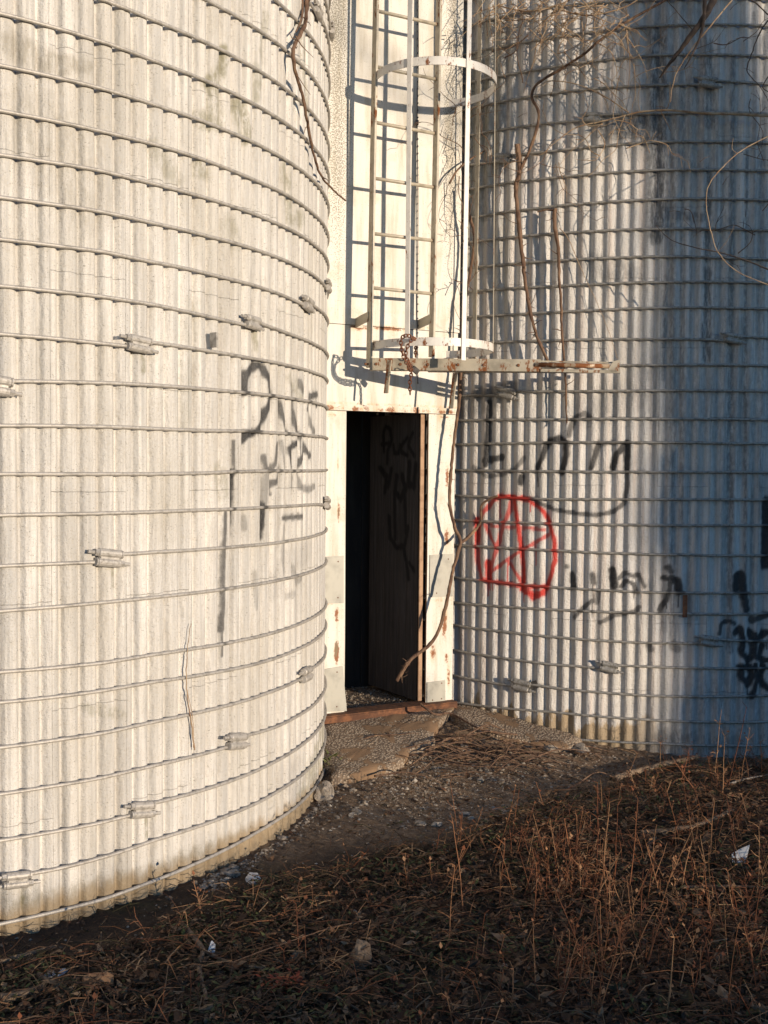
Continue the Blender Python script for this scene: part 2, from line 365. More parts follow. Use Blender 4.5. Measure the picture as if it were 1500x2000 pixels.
SRr = [
 ([(975,969),(1000,971),(1030,976),(1055,992),(1072,1018),(1082,1055),(1083,1092),(1076,1125),(1067,1148),(1052,1165),(1032,1160),(1018,1152)],5,.95,RE),
 ([(975,969),(958,982),(942,1003),(932,1030),(929,1065),(931,1095),(940,1130),(962,1136),(990,1140),(1020,1146),(1065,1146)],5,.8,RE),
 ([(998,974),(993,1000),(981,1028),(972,1060),(962,1095),(953,1130)],5,.75,RE), ([(1004,976),(1009,1010),(1017,1068),(1022,1110),(1023,1146)],5,.95,RE),
 ([(946,1025),(985,1030),(1030,1031),(1062,1035)],4,.65,RE), ([(1070,1045),(1045,1060),(1020,1074),(990,1093),(965,1112),(950,1125)],4,.75,RE),
 ([(948,1028),(958,1052),(970,1070)],4,.8,RE), ([(990,1095),(1008,1120),(1022,1146)],4,.8,RE), ([(951,1100),(954,1132)],8,.95,RE), ([(930,1015),(931,1055)],6,.95,RE), ([(1020,1146),(1040,1165),(1058,1158)],8,.85,RE), ([(985,968),(1035,974)],4,.9,RE),
 ([(954,785),(951,850),(947,908)],5,.95,BL), ([(945,900),(960,897),(980,893)],6,.85,BL), ([(925,912),(950,931),(985,926),(1008,914),(1022,894)],4,.6,BL),
 ([(1049,914),(1058,895),(1066,868)],5,.9,BL), ([(1074,862),(1090,856),(1106,864),(1106,890),(1098,922)],6,.95,BL), ([(1110,850),(1115,830),(1125,815),(1140,808),(1153,815)],5,.7,BL),
 ([(1155,914),(1161,890),(1168,868)],5,.85,BL), ([(1197,914),(1205,887),(1217,872),(1226,866)],6,.9,BL), ([(1228,868),(1225,900),(1226,950),(1218,984),(1198,1000),(1165,1006),(1125,1003),(1085,996),(1050,982),(1035,972)],4,.75,BL),
 ([(1227,868),(1225,915)],6,.9,BL), ([(1017,930),(1016,944)],5,.9,BL), ([(1000,755),(960,765),(930,768)],10,.5,BL), ([(1165,870),(1190,865),(1225,866)],4,.5,BL),  # third stroke: soft dark smear painted where the folding arm's shadow falls
 ([(1118,1124),(1121,1146)],6,.85,BL), ([(1106,1106),(1107,1108)],4,.7,BL), ([(1156,1122),(1158,1138)],5,.8,BL), ([(1122,1206),(1135,1191),(1157,1172)],4,.75,BL), ([(1168,1158),(1166,1176)],5,.6,BL),
 ([(1197,1114),(1201,1146)],7,.95,BL), ([(1208,1130),(1222,1119),(1238,1126),(1248,1122),(1258,1146)],4,.75,BL), ([(1213,1146),(1224,1134),(1238,1142),(1242,1156)],4,.8,BL),
 ([(1172,1216),(1200,1202),(1225,1198),(1243,1194),(1249,1186)],4,.7,BL), ([(1297,1129),(1310,1132),(1308,1150),(1302,1172),(1288,1192)],5,.85,BL), ([(1310,1130),(1325,1136),(1328,1156)],7,.95,BL), ([(1305,1108),(1310,1116)],6,.8,BL),
 ([(1437,1152),(1438,1126),(1450,1122),(1453,1152),(1458,1192)],7,.9,BL), ([(1405,1238),(1409,1218),(1424,1213),(1436,1218)],4,.8,BL), ([(1436,1236),(1448,1228),(1452,1250),(1450,1275),(1462,1292),(1474,1278),(1475,1240)],6,.95,BL),
 ([(1466,1235),(1476,1250),(1497,1235)],7,.95,BL), ([(1490,1262),(1480,1285),(1500,1290)],6,.9,BL), ([(1466,1303),(1448,1302),(1450,1325),(1462,1338),(1471,1320),(1466,1302)],6,.95,BL), ([(1476,1298),(1479,1330),(1470,1362)],5,.9,BL), ([(1492,1300),(1484,1325),(1499,1345)],6,.9,BL),
 ([(1470,1212),(1500,1200)],6,.8,BL), ([(1500,985),(1499,1100)],12,1,BL), ([(1268,1262),(1272,1268)],6,.6,BL), ([(1315,1262),(1325,1268)],8,.5,BL),
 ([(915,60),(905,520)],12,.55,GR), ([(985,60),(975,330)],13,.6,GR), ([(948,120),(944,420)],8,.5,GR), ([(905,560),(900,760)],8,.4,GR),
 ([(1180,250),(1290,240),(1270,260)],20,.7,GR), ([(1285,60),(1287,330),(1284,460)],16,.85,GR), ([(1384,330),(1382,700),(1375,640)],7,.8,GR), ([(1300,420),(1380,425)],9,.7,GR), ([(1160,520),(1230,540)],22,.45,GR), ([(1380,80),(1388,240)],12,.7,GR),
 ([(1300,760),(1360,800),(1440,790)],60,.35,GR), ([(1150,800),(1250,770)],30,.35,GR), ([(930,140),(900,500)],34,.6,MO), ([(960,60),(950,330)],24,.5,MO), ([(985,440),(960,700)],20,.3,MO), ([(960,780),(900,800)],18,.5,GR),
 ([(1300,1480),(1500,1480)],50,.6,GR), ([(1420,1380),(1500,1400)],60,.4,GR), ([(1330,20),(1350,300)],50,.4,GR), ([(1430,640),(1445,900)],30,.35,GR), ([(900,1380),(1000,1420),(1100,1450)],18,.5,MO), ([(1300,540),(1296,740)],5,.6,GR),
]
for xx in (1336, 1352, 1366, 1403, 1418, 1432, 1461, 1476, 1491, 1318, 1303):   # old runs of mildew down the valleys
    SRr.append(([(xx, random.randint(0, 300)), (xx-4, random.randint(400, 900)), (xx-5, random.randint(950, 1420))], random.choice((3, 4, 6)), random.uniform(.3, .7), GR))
def conv(strokes, side):
    out = []
    for pts, w, a, ch in strokes:
        q = []
        for (x, y) in pts:
            p, ph, z = oncyl(x, y, side); q.append((ph*RAD, z, p.y))
        sc = sum(k[2] for k in q)/len(q)/F*(1.3 if side == 'L' and ch == 0 and pts[0][0] > 470 else 1)
        out.append((np.array([(k[0], k[1]) for k in q]), w*sc, a, ch))
    return out
def paint(U, V, strokes):
    res = np.zeros((len(U), 4))
    wobU = .5*np.sin(U*160+V*40)+.5*np.sin(V*130-U*70)
    for q, w, a, ch in strokes:
        g = w*4; mk = (U > q[:, 0].min()-g) & (U < q[:, 0].max()+g) & (V > q[:, 1].min()-g) & (V < q[:, 1].max()+g)
        if not mk.any(): continue
        u = U[mk]; v = V[mk]; d = np.full(len(u), 9.0)
        for i in range(len(q)-1):
            e = q[i+1]-q[i]; L = max(e@e, 1e-12)
            t = np.clip(((u-q[i, 0])*e[0]+(v-q[i, 1])*e[1])/L, 0, 1)
            d = np.minimum(d, np.hypot(u-q[i, 0]-t*e[0], v-q[i, 1]-t*e[1]))
        ph_ = np.cos(u/RAD*NR); d = d*(1+.14*wobU[mk]+(.16*ph_ if ch < 2 else 0)); w = w*(.86 if ch == 1 else 1)
        k = np.clip((1.55*w-d)/(.85*w), 0, 1); k = k*k*(3-2*k)*min(1, a*1.12)
        if ch < 2: k = np.maximum(k, .16*a*np.exp(-(d/(2.3*w))**2))
        res[mk, ch] = np.maximum(res[mk, ch], k)
    return res
def drips(st, n, f):
    out = []
    for _ in range(n):
        pts, w, a, ch = random.choice([q for q in st if q[3] == f and q[2] > .7 and q[1] > 3]); x, y = random.choice(pts); out.append(([(x, y), (x+.5, y+random.uniform(15, 55))], 1.2, .8, f))
    return out
SRr += drips(SRr, 14, BL)+drips(SRr, 9, RE); SL += drips(SL, 7, BL)
for (x, y) in ((272,690),(494,650),(213,1108),(463,1462),(278,1600),(40,1740),(602,612)): SL.append(([(x+8, y), (x+9, y+34)], 5, .8, MO))
SLc, SRc = conv(SL, 'L'), conv(SRr, 'R')
# ------------------------------------------------------------------ silos
NR = 192; DEP = .0135
def rib(ph, side='L'):
    """radial offset of the ribbed skin (crest = 0)"""
    x = (ph*NR/(2*np.pi)) % 1.0
    c = .5+.5*np.cos(2*np.pi*x)
    k = np.floor(ph*NR/(2*np.pi)).astype(int)
    amp = 1+.10*np.sin(k*2.3)+.08*np.sin(k*.9)
    seam = np.where((k % 4 == 0), -.0022*np.exp(-((x-.03)/.05)**2), 0)
    if side == 'L':
        t = np.minimum(x, 1-x)
        return -amp*(.0175*np.exp(-((.5-t)/.15)**2)+.0060*(t/.5)**2)+seam
    return -.0175*amp*(1-c**.85)+seam
def grid_mesh(name, X, Y, Z, mat, parent=None, UV=None, marks=None, smooth=True, loc=None, flip=False):
    r, c = X.shape
    co = np.stack([X, Y, Z], -1).reshape(-1, 3).astype(np.float64)
    off = np.array(loc if loc is not None else (0, 0, 0), float); co = co-off
    i, j = np.meshgrid(np.arange(r-1), np.arange(c-1), indexing='ij'); a = (i*c+j).ravel()
    fs = np.stack([a, a+1, a+c+1, a+c], -1)
    if flip: fs = fs[:, ::-1]
    me = bpy.data.meshes.new(name); me.vertices.add(len(co)); me.vertices.foreach_set('co', co.ravel())
    me.loops.add(fs.size); me.loops.foreach_set('vertex_index', fs.ravel().astype(np.int32))
    me.polygons.add(len(fs)); me.polygons.foreach_set('loop_start', np.arange(0, fs.size, 4, dtype=np.int32))
    me.update(calc_edges=True); me.materials.append(mat)
    if smooth: me.polygons.foreach_set('use_smooth', np.ones(len(fs), bool))
    if UV is not None:
        l = me.uv_layers.new(name='UVMap'); l.data.foreach_set('uv', UV.reshape(-1, 2)[fs.ravel()].astype(np.float32).ravel())
    if marks is not None:
        at_ = me.attributes.new('marks', 'FLOAT_COLOR', 'POINT'); at_.data.foreach_set('color', marks.astype(np.float32).ravel())
    me.validate(); me.update()
    o = bpy.data.objects.new(name, me); COL.objects.link(o); o.location = off
    if parent:
        o.parent = parent; w = Vector((0, 0, 0)); p = parent
        while p: w += p.location; p = p.parent
        o.location = Vector(off)-w
    return o
def join_into(o, others):
    import bmesh
    bm = bmesh.new(); bm.from_mesh(o.data)
    for x in others: bm.from_mesh(x.data)
    bm.to_mesh(o.data); bm.free()
    for x in others: bpy.data.objects.remove(x)
TOP = 8.0
def silo(side, mat, f0, f1, strokes, label):
    c = CEN[side]; root = empty('silo', (c.x, c.y, 0), label, 'silo')
    step = 2*math.pi/NR
    k0 = math.floor(math.radians(f0)/step); k1 = math.ceil(math.radians(f1)/step)
    def part(ka, kb, per, zs):
        ph = np.linspace(ka*step, kb*step, (kb-ka)*(per+(4 if per == 10 and side == 'L' else 0))+1)
        PH, Z = np.meshgrid(ph, zs); R = RAD+rib(PH, side)
        # slight waviness of the staves with height
        R = R+.0016*np.sin(PH*41+Z*1.7)+.0010*np.sin(Z*9+np.floor(PH/step/4)*2.1)
        X = c.x+R*np.sin(PH); Y = c.y-R*np.cos(PH)
        UV = np.stack([PH*RAD, Z], -1)
        mk = paint((PH*RAD).ravel(), Z.ravel(), strokes) if len(zs) > 50 else np.zeros((PH.size, 4))
        return grid_mesh('wall', X, Y, Z, mat, root, UV, mk, loc=(c.x, c.y, 0))
    fine = part(k0, k1, 10, np.arange(-.25, 4.75, .009))
    up = part(k0, k1, 10, np.linspace(fine_top(), TOP, 9))
    rest = part(k1, k0+NR, 6, np.linspace(-.25, TOP, 24))
    join_into(fine, [up, rest])
    fine.data.polygons.foreach_set('use_smooth', [True]*len(fine.data.polygons))
    r = MB(); n = 96; vs = []
    for h, q in ((TOP-.02, RAD+.06), (TOP+.06, RAD+.06), (TOP+.6, RAD*.8), (TOP+1.05, RAD*.4), (TOP+1.15, .02)):
        for k in range(n): vs.append((c.x+q*math.cos(2*math.pi*k/n), c.y+q*math.sin(2*math.pi*k/n), h))
    r.add(vs, [(i*n+k, i*n+(k+1) % n, (i+1)*n+(k+1) % n, (i+1)*n+k) for i in range(4) for k in range(n)])
    r.build('roof', 'patch', root, True, loc=(c.x, c.y, TOP))
    return root
def fine_top(): return -.25+.009*(len(np.arange(-.25, 4.75, .009))-1)
siloL = silo('L', M['siloL'], 22, 108, SLc, 'fully sunlit pale cream ribbed concrete silo left of the doorway, with black spray marks')
siloR = silo('R', M['siloR'], -62, 20, SRc, 'half-shaded grey ribbed concrete silo right of the doorway, with red star in a circle')
# hoops: heights read off along each rod (photo columns)
TL = [[26,81,118,205],[127,173,204,280],[216,257,281,352],[302,334,359,419],[385,414,436,487],[467,491,512,557],[558,579,593,640],[651,668,671,702],[737,746,751,769],[831,833,838,843],[926,926,926,920],
 [1007,1002,1000,992],[1105,1094,1080,1065],[1194,1177,1167,1142],[1313,1295,1279,1245],[1372,1349,1332,1298],[1460,1432,1410,1362],[1551,1519,1494,1441],[1641,1606,1575,1507],[1733,1677,1642,1570],[1805,1757,1721,1627]]
XL = [0,200,300,500]
TR = [[57,13,0,-4],[112,73,51,48],[168,131,108,107],[219,181,165,163],[270,237,223,220],[325,296,277,277],[374,347,332,332],[430,403,389,389],[477,456,447,448],[526,509,501,504],[572,559,551,551],[622,610,601,602],[672,665,661,660],[728,716,713,713],
 [772,766,763,763],[821,819,818,819],[868,864,864,866],[918,921,922,922],[968,975,975,976],[1015,1023,1026,1026],[1064,1075,1083,1085],[1128,1147,1157,1158],[1177,1191,1198,1199],[1221,1244,1257,1256],[1270,1297,1303,1306],[1319,1346,1360,1360],[1372,1391,1407,1411],[1428,1441,1452,1457]]
XR = [890,1080,1280,1440]
CL = [(272,672),(494,630),(602,594),(641,566),(213,1090),(463,1448),(278,1582),(34,1719),(599,1317),(640,981),(-8,752),(622,22),(653,48)]
CR = [(1383,160),(1160,229),(982,309),(1432,661),(990,768),(1385,1252),(1190,1303),(1018,1339)]
RR = .0070
def clamp(c, ph, z, mat, parent, tilt=0.0, sc=1.0):
    n = Vector((math.sin(ph), -math.cos(ph), 0)); t = Vector((math.cos(ph), math.sin(ph), 0)); up = Vector((0, 0, 1))
    t2 = (t-up*(.10+tilt)).normalized(); u2 = (up+t*(.10+tilt)).normalized()
    o = c+n*(RAD+.016)+Vector((0, 0, z))
    b = MB(); H = .037*sc; r = .0135*sc
    for sg in (1, -1):
        ctr = o+u2*(sg*.0135*sc)
        b.tube([ctr-t2*H, ctr-t2*(H*.93), ctr+t2*(H*.93), ctr+t2*H], [r*.8, r, r, r*.8], 14)
        # nut and threaded end sticking out
        e = ctr-t2*(sg*H); b.tube([e, e-t2*(sg*.014)], r*.82, 6); b.tube([e, e-t2*(sg*.040)], r*.42, 8)
        e2 = ctr+t2*(sg*H); b.tube([e2, e2+t2*(sg*.006)], r*.95, 10)
    b.box(o+n*.004, t2, n, u2, H*.8, .006, .013)
    for sg in (-1, 1): b.tube([o-t2*H*1.05+u2*sg*.02*sc, o-t2*H*.75+u2*sg*.02*sc], .005, 8)
    return b.build('clamp', mat, parent, False, loc=o)
def hoops(side, rows, xs, clamps, mat, root, strokes):
    c = CEN[side]; tabs = []
    for row in rows:
        q = [oncyl(x, y, side, RR)[1:] for x, y in zip(xs, row)]
        if side == 'R': q = [(oncyl(x, y, side, RR)[1], oncyl(x, y, side, RR)[2]) for x, y in zip(xs, row)]
        tabs.append(q)
    top = tabs[0]
    for k in range(1, 9 if side == 'L' else 5): tabs.append([(a, z+.156*k+.012*math.sin(k*5)) for a, z in top])
    cl = []
    for (x, y) in clamps:
        if x > 630 and side == 'L':
            p = at(x, y, 5.42); ph = math.radians(88 if x < 645 else 93); z = p.z
        else: p, ph, z = oncyl(x, y, side, .016)
        best = min(range(len(tabs)), key=lambda i: abs(np.interp(ph, [a for a, _ in tabs[i]], [b for _, b in tabs[i]])-z))
        cl.append((best, ph, z))
    for i, q in enumerate(tabs):
        A = [a for a, _ in q]; B = [b for _, b in q]
        mine = [(ph, z) for k, ph, z in cl if k == i]
        pts = []; n = 720
        for k in range(n):
            ph = 2*math.pi*k/n-math.pi
            z = float(np.interp(ph, A, B))+.0022*noise.noise(Vector((ph*9, i*3.3, 0)))
            rr = RAD+RR*.8+.0012*noise.noise(Vector((ph*14, i*7.1, 4)))
            for (pc, zc) in mine:
                d = ph-pc; w = math.exp(-abs(d)/.12); tgt = zc+(.0135 if d > 0 else -.0135)
                z = z*(1-w)+tgt*w
                rr += .008*math.exp(-(d/.02)**2)
            pts.append(Vector((c.x+rr*math.sin(ph), c.y-rr*math.cos(ph), z)))
        b = MB(); b.tube(pts, RR if side == 'L' else RR*1.06, 8, closed=True, wob=.10 if side == 'L' else .22)
        o = b.build('hoop', mat, root, True, loc=(c.x, c.y, B[0]))
        co = np.array(b.v); ph = np.arctan2(co[:, 0]-c.x, -(co[:, 1]-c.y))
        mk = paint(ph*RAD, co[:, 2], strokes); a = o.data.attributes.new('marks', 'FLOAT_COLOR', 'POINT'); a.data.foreach_set('color', mk.astype(np.float32).ravel())
        for (pc, zc) in mine:
            clamp(c, pc, zc, mat, o, random.uniform(-.09, .12) if side == 'L' else random.uniform(.02, .2), random.uniform(1.05, 1.3))
hoops('L', TL, XL, CL, M['rodL'], siloL, SLc)
hoops('R', TR, XR, CR, M['rodR'], siloR, SRc)
def cylbox(side, px, py, w, h, mat, name, parent, th=.003, off=.012, tilt=0.0, turn=0.0):
    p, ph, z = oncyl(px, py, side, off)
    n = Vector((math.sin(ph), -math.cos(ph), 0)); t = Vector((math.cos(ph), math.sin(ph), 0))
    R = Matrix.Rotation(tilt, 3, n) @ Matrix.Rotation(turn, 3, 'Z')
    b = MB(); b.box(p, R @ t, R @ n, R @ Vector((0, 0, 1)), w/2, th, h/2, .001)
    return b.build(name, mat, parent, loc=p)
cylbox('L', 418, 664, .010, .058, M['rodL'], 'tab', siloL, .018, .022, .06)
cylbox('R', 1338, 1184, .024, .125, M['rust'], 'strap', siloR, .004, .010)
cylbox('R', 1042, 1338, .055, .045, M['dark'], 'plate', siloR, .003, .006, .4)
# ------------------------------------------------------------------ chute between the silos
chute = empty('chute', (WO.x, WO.y, 0), 'white sheet metal chute wall with a dark open doorway, standing between the two silos', 'chute')
DL0 = onwall(676, 1000)[0]-.004; DR0 = onwall(835, 1000)[0]; ZL = onwall(750, 802)[1]; ZS = onwall(750, 1382)[1]
W0, W1 = -.25, onwall(887, 1000)[0]
def wall_piece(name, t0, t1, z0, z1, marks_fn, off=0.0, th=.02, bulge=0.0):
    nt_, nz = max(2, int((t1-t0)/.007)), max(2, int((z1-z0)/.008))
    T, Z = np.meshgrid(np.linspace(t0, t1, nt_), np.linspace(z0, z1, nz))
    D = off+.0025*np.sin(T*7+Z*2.1)*np.sin(Z*3.3)+bulge
    mk = marks_fn(T.ravel(), Z.ravel())
    X = WO.x+WT.x*T+WN.x*D; Y = WO.y+WT.y*T+WN.y*D
    o = grid_mesh(name, X, Y, Z, M['wall'], chute, np.stack([T, Z], -1), mk, smooth=True, loc=(WO.x, WO.y, z0))
    b = MB(); c = wp((t0+t1)/2, (z0+z1)/2, off-.004-th/2)
    b.box(c, WT, WN, Vector((0, 0, 1)), (t1-t0)/2, th/2, (z1-z0)/2)
    k = b.build('core', M['wall'], chute, loc=(WO.x, WO.y, z0)); join_into(o, [k]); return o
def rustblob(T, Z, lst):
    r = np.zeros(len(T))
    for (x, y, rx, ry, a) in lst:
        t, z = onwall(x, y); k = np.exp(-((T-t)/(rx/330))**2-((Z-z)/(ry/345))**2)*a; r = np.maximum(r, k)
    return r
def mk_upper(T, Z):
    m = np.zeros((len(T), 4))
    t1 = onwall(660, 300)[0]; t2 = onwall(880, 300)[0]; t3 = onwall(700, 200)[0]
    m[:, 1] = np.maximum(np.exp(-((T-t1)/.10)**2)*1.0, np.exp(-((T-t2)/.075)**2)*.95)*np.clip((Z-onwall(750, 760)[1])/1.2, .25, 1)
    m[:, 1] = np.maximum(m[:, 1], .25)
    m[:, 0] = rustblob(T, Z, [(700,640,30,7,.9),(760,642,50,6,1),(830,640,30,5,.6),(640,626,10,14,.7),(770,648,25,22,.35),(700,618,30,5,.4),(800,612,60,4,.5),(740,120,5,80,.2)])
    zb = onwall(750, 795)[1]; m[:, 0] = np.maximum(m[:, 0], .62*np.exp(-((Z-zb-.012)/.012)**2))
    return m
z_seam = onwall(750, 640)[1]
wall_piece('upper_panel', W0, W1+.022, z_seam+.003, TOP, mk_upper, .0015)
wall_piece('middle_panel', W0, W1+.012, ZL+.02, z_seam, mk_upper, .0)
def mk_lintel(T, Z):
    m = np.zeros((len(T), 4)); m[:, 1] = .3; m[:, 0] = .60+.25*np.sin(T*23)*np.sin(T*57)-.3*np.abs(Z-ZL-.004)/.02+.1; m[:, 0] = np.clip(m[:, 0], 0, 1); return m
wall_piece('lintel', W0, W1, ZL-.008, ZL+.026, mk_lintel, .022, .04)
def mk_lj(T, Z):
    m = np.zeros((len(T), 4)); m[:, 1] = .30
    m[:, 0] = rustblob(T, Z, [(660,860,3,60,.55),(660,905,3,22,.75),(661,1000,4,26,.95),(657,1200,6,22,1),(657,1275,6,26,1.3),(650,1040,3,50,.35),(668,1190,3,30,.5),(660,800,8,16,.6),(672,1100,2,300,.42),(640,1180,40,4,.6),(650,810,30,5,.7),(645,950,6,90,.3)])
    m[:, 2] = rustblob(T, Z, [(656,1268,4,18,1.2),(661,1000,2,10,.8)]); m[:, 2] = np.where(m[:, 2] > .55, 1, 0); return m
def mk_rj(T, Z):
    m = np.zeros((len(T), 4)); m[:, 1] = .36
    m[:, 0] = rustblob(T, Z, [(873,930,7,28,.95),(880,850,5,30,.6),(872,1050,8,26,.95),(868,1215,7,50,1),(846,1275,8,22,.95),(872,1285,6,14,.9),(858,815,10,12,.6),(882,1180,4,80,.5),(860,1230,20,80,.36),(838,1100,2,280,.42),(860,1172,30,5,.6),(868,815,20,5,.7),(878,960,4,40,.7),(850,1000,8,120,.28),(876,1320,5,40,.8)]); return m
wall_piece('left_jamb', W0, DL0, ZS-.03, ZL-.008, mk_lj, .003, .03)
wall_piece('right_jamb', DR0, W1, ZS-.03, ZL-.008, mk_rj, .003, .012)
def patch(x0, y0, x1, y1, skew=0.0, x1b=None, holes=True):
    z0 = onwall((x0+x1)/2, y1)[1]; z1 = onwall((x0+x1)/2, y0)[1]
    a = onwall(x0, (y0+y1)/2)[0]; bt = onwall(x1, y0)[0]; bb = onwall(x1b or x1, y1)[0]
    o = .0095; vs = []
    for d in (o, o-.003):
        vs += [wp(a, z0+skew, d), wp(bb, z0, d), wp(bt, z1, d), wp(a, z1-skew, d)]
    b = MB(); b.add(vs, [(0, 1, 2, 3), (7, 6, 5, 4), (0, 4, 5, 1), (1, 5, 6, 2), (2, 6, 7, 3), (3, 7, 4, 0)])
    p = b.build('patch', M['patch'], chute, loc=wp(a, z0, o))
    for (fx, fz) in ((.8, .12), (.8, .88), (.3, .1)):
        t = a+(min(bt, bb)-a)*fx; z = z0+(z1-z0)*fz
        s = MB(); s.tube([wp(t, z, .009), wp(t, z, .0125)], [.0045, .003], 8); s.build('screw', M['rust'], p, loc=wp(t, z, .01))
patch(615, 1086, 670, 1179, .004); patch(612, 1303, 668, 1392, .012, 676); patch(838, 1082, 883, 1166, .003); patch(833, 1330, 868, 1370, .002)
# rusty sill channel and broken concrete step edge
b = MB(); b.box(wp((W0+W1)/2, ZS-.022, .03), WT, WN, Vector((0, 0, 1)), (W1-W0)/2, .035, .018, .003)
b.box(wp((W0+W1)/2, ZS-.0005, .0), WT, WN, Vector((0, 0, 1)), (W1-W0)/2, .06, .003)
b.build('sill', M['rust'], chute, loc=wp(0, ZS, 0))
# inner frame strip behind the right jamb
b = MB(); b.box(wp(DR0+.010, (ZS+ZL)/2, -.10), WT, WN, Vector((0, 0, 1)), .004, .016, (ZL-ZS)/2, .002); b.build('inner_frame', M['dark'], chute, loc=wp(DR0, ZS, -.05))
# interior; dark backing set close behind the door to stand for deep shade
U = Vector((0, 0, 1)); zi = ZS-.02; b = MB()
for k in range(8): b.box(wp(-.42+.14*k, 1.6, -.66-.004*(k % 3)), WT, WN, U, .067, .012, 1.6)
b.build('dark_backing', M['inside'], chute, loc=wp(0, 0, -1))
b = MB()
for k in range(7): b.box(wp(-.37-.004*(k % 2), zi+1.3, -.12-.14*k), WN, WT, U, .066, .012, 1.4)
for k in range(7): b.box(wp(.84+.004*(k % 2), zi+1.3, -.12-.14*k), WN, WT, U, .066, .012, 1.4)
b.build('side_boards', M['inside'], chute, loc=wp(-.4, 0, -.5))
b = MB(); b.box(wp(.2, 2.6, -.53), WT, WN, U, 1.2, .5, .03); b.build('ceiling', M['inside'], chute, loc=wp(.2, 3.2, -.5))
b = MB(); b.box(wp(.2, zi-.05, -.55), WT, WN, U, .65, .5, .05); b.build('floor_slab', M['apron'], chute, loc=wp(.2, zi, -.5))
# door leaf, swung in
dr = at(813, 1369, 6.20); dl = at(719, 1336, 6.20*461/429.0)
dz0 = dr.z; dz1 = at(818, 808, 6.2).z
dl.z = dz0; dr.z = dz0
dt = (dl-dr); DW = dt.length; dt.normalize(); dn = Vector((dt.y, -dt.x, 0));
if dn.y > 0: dn = -dn
def door_uv(px, py):
    r = ray(px, py); t = (dr-Vector((0, 0, CZ))).dot(dn)/r.dot(dn); p = r*t; p.z += CZ; return (p-dr).dot(dt), p.z
door_strokes = [
 ([(750,880),(748,850),(753,833),(762,838),(765,858),(757,880),(756,905)],4),([(745,868),(760,866)],4),([(768,868),(770,885),(778,886),(781,868)],4),([(795,855),(784,872),(783,882),(795,890)],4),([(806,845),(797,868),(808,890)],4),
 ([(742,915),(755,930),(752,960)],6),([(765,915),(758,950)],5),([(775,930),(772,960),(782,975),(792,955),(786,930)],6),([(800,905),(797,945),(808,950),(812,910)],7),
 ([(770,960),(772,1050)],5),([(790,960),(792,1040)],4),([(760,1010),(762,1050),(775,1070),(790,1065),(797,1030)],5),([(788,1070),(795,1110),(798,1130)],5),([(800,1100),(808,1115)],4)]
nu, nz_ = int(DW/.008), int((dz1-dz0)/.009)
Ud, Zd = np.meshgrid(np.linspace(0, DW, nu), np.linspace(dz0, dz1, nz_))
ds = []
for pts, w in door_strokes:
    q = [door_uv(x, y) for x, y in pts]; ds.append((np.array(q), w/330.0, .95, 0))
gro = -.006*np.exp(-((((Ud/.085) % 1)-.5)/.06)**2)
X = dr.x+dt.x*Ud+dn.x*gro; Y = dr.y+dt.y*Ud+dn.y*gro
def door_mat():
    m, t, b = nt('grey_door_boards', .8); q = N(t); uv = q.n('ShaderNodeUVMap').outputs[0]
    at_ = q.n('ShaderNodeAttribute', attribute_name='marks'); sp = q.n('ShaderNodeSeparateColor'); q.l(at_.outputs['Color'], sp.inputs[0])
    c = q.mix(q.ramp(q.noise(q.map(uv, (60, 2, 1)), 1.0, 5, .65), .35, .7), (.040, .035, .034), (.085, .076, .074))
    c = q.mix(q.ramp(q.noise(q.map(uv, (150, 5, 1)), 1.0, 4, .7), .58, .7, 0, .7), c, (.17, .14, .13))
    c = q.mix(sp.outputs[0], c, (.008, .008, .009)); q.l(c, b.inputs['Base Color'])
    q.bump(b, q.noise(q.map(uv, (80, 3, 1)), 1.0, 5, .7), .5, .004); return m
door = grid_mesh('door', X, Y, Zd, door_mat(), chute, np.stack([Ud, Zd], -1), paint(Ud.ravel(), Zd.ravel(), ds), loc=(dr.x, dr.y, dz0))
b = MB(); b.box(dr+dt*DW/2-dn*.024+Vector((0, 0, (dz1-dz0)/2)), dt, dn, U, DW/2, .016, (dz1-dz0)/2); k = b.build('k', M['inside'], chute, loc=(dr.x, dr.y, dz0)); join_into(door, [k])
b = MB(); b.box(dr-dt*.007-dn*.018+Vector((0, 0, (dz1-dz0)/2)), dt, dn, U, .006, .0135, (dz1-dz0)/2, .002)
b.build('door_edge', simple('pale_door_edge', (.42, .27, .17), (.30, .18, .11), 20, .8), door, loc=(dr.x, dr.y, dz0))
# ------------------------------------------------------------------ caged ladder
lad = empty('caged_ladder', wp(0, 1.6, .17), 'rusty off-white steel ladder with hooped cage, fixed to the wall above the doorway', 'ladder')
def lp(px, py, Y): return at(px, py, Y)
YL, YR = 5.83, 6.02
zt = 6.4
def vbar(pa, pb, wdir, hw, ht, name, mat, parent=None):
    """flat bar between two points extended up to zt"""
    pa = Vector(pa); pb = Vector(pb); d = (pa-pb); top = pb+d*((zt-pb.z)/d.z)
    dd = (top-pb); L = dd.length; dd.normalize(); side = wdir; th = dd.cross(side).normalized(); side = th.cross(dd).normalized()
    b = MB(); b.box((top+pb)/2, side, th, dd, hw, ht, L/2, .0015); return b.build(name, mat, parent or lad, loc=pb), top
sL, _ = vbar(lp(734, 30, YL), lp(721, 718, YL), WN, .025, .007, 'stile', M['steel'])
sR, _ = vbar(lp(857, 30, YR), lp(843, 697, YR), WN, .025, .007, 'stile', M['steel'])
rl = [21, 130, 239, 348, 456, 562, 668]; rx = [735, 733, 731, 729, 727, 725, 723]
rr_ = [48, 155, 261, 366, 470, 574, 673]; rxx = [854, 852, 850, 848, 846, 845, 843]
rungs = [(lp(a, y, YL), lp(c, d, YR)) for a, y, c, d in zip(rx, rl, rxx, rr_)]
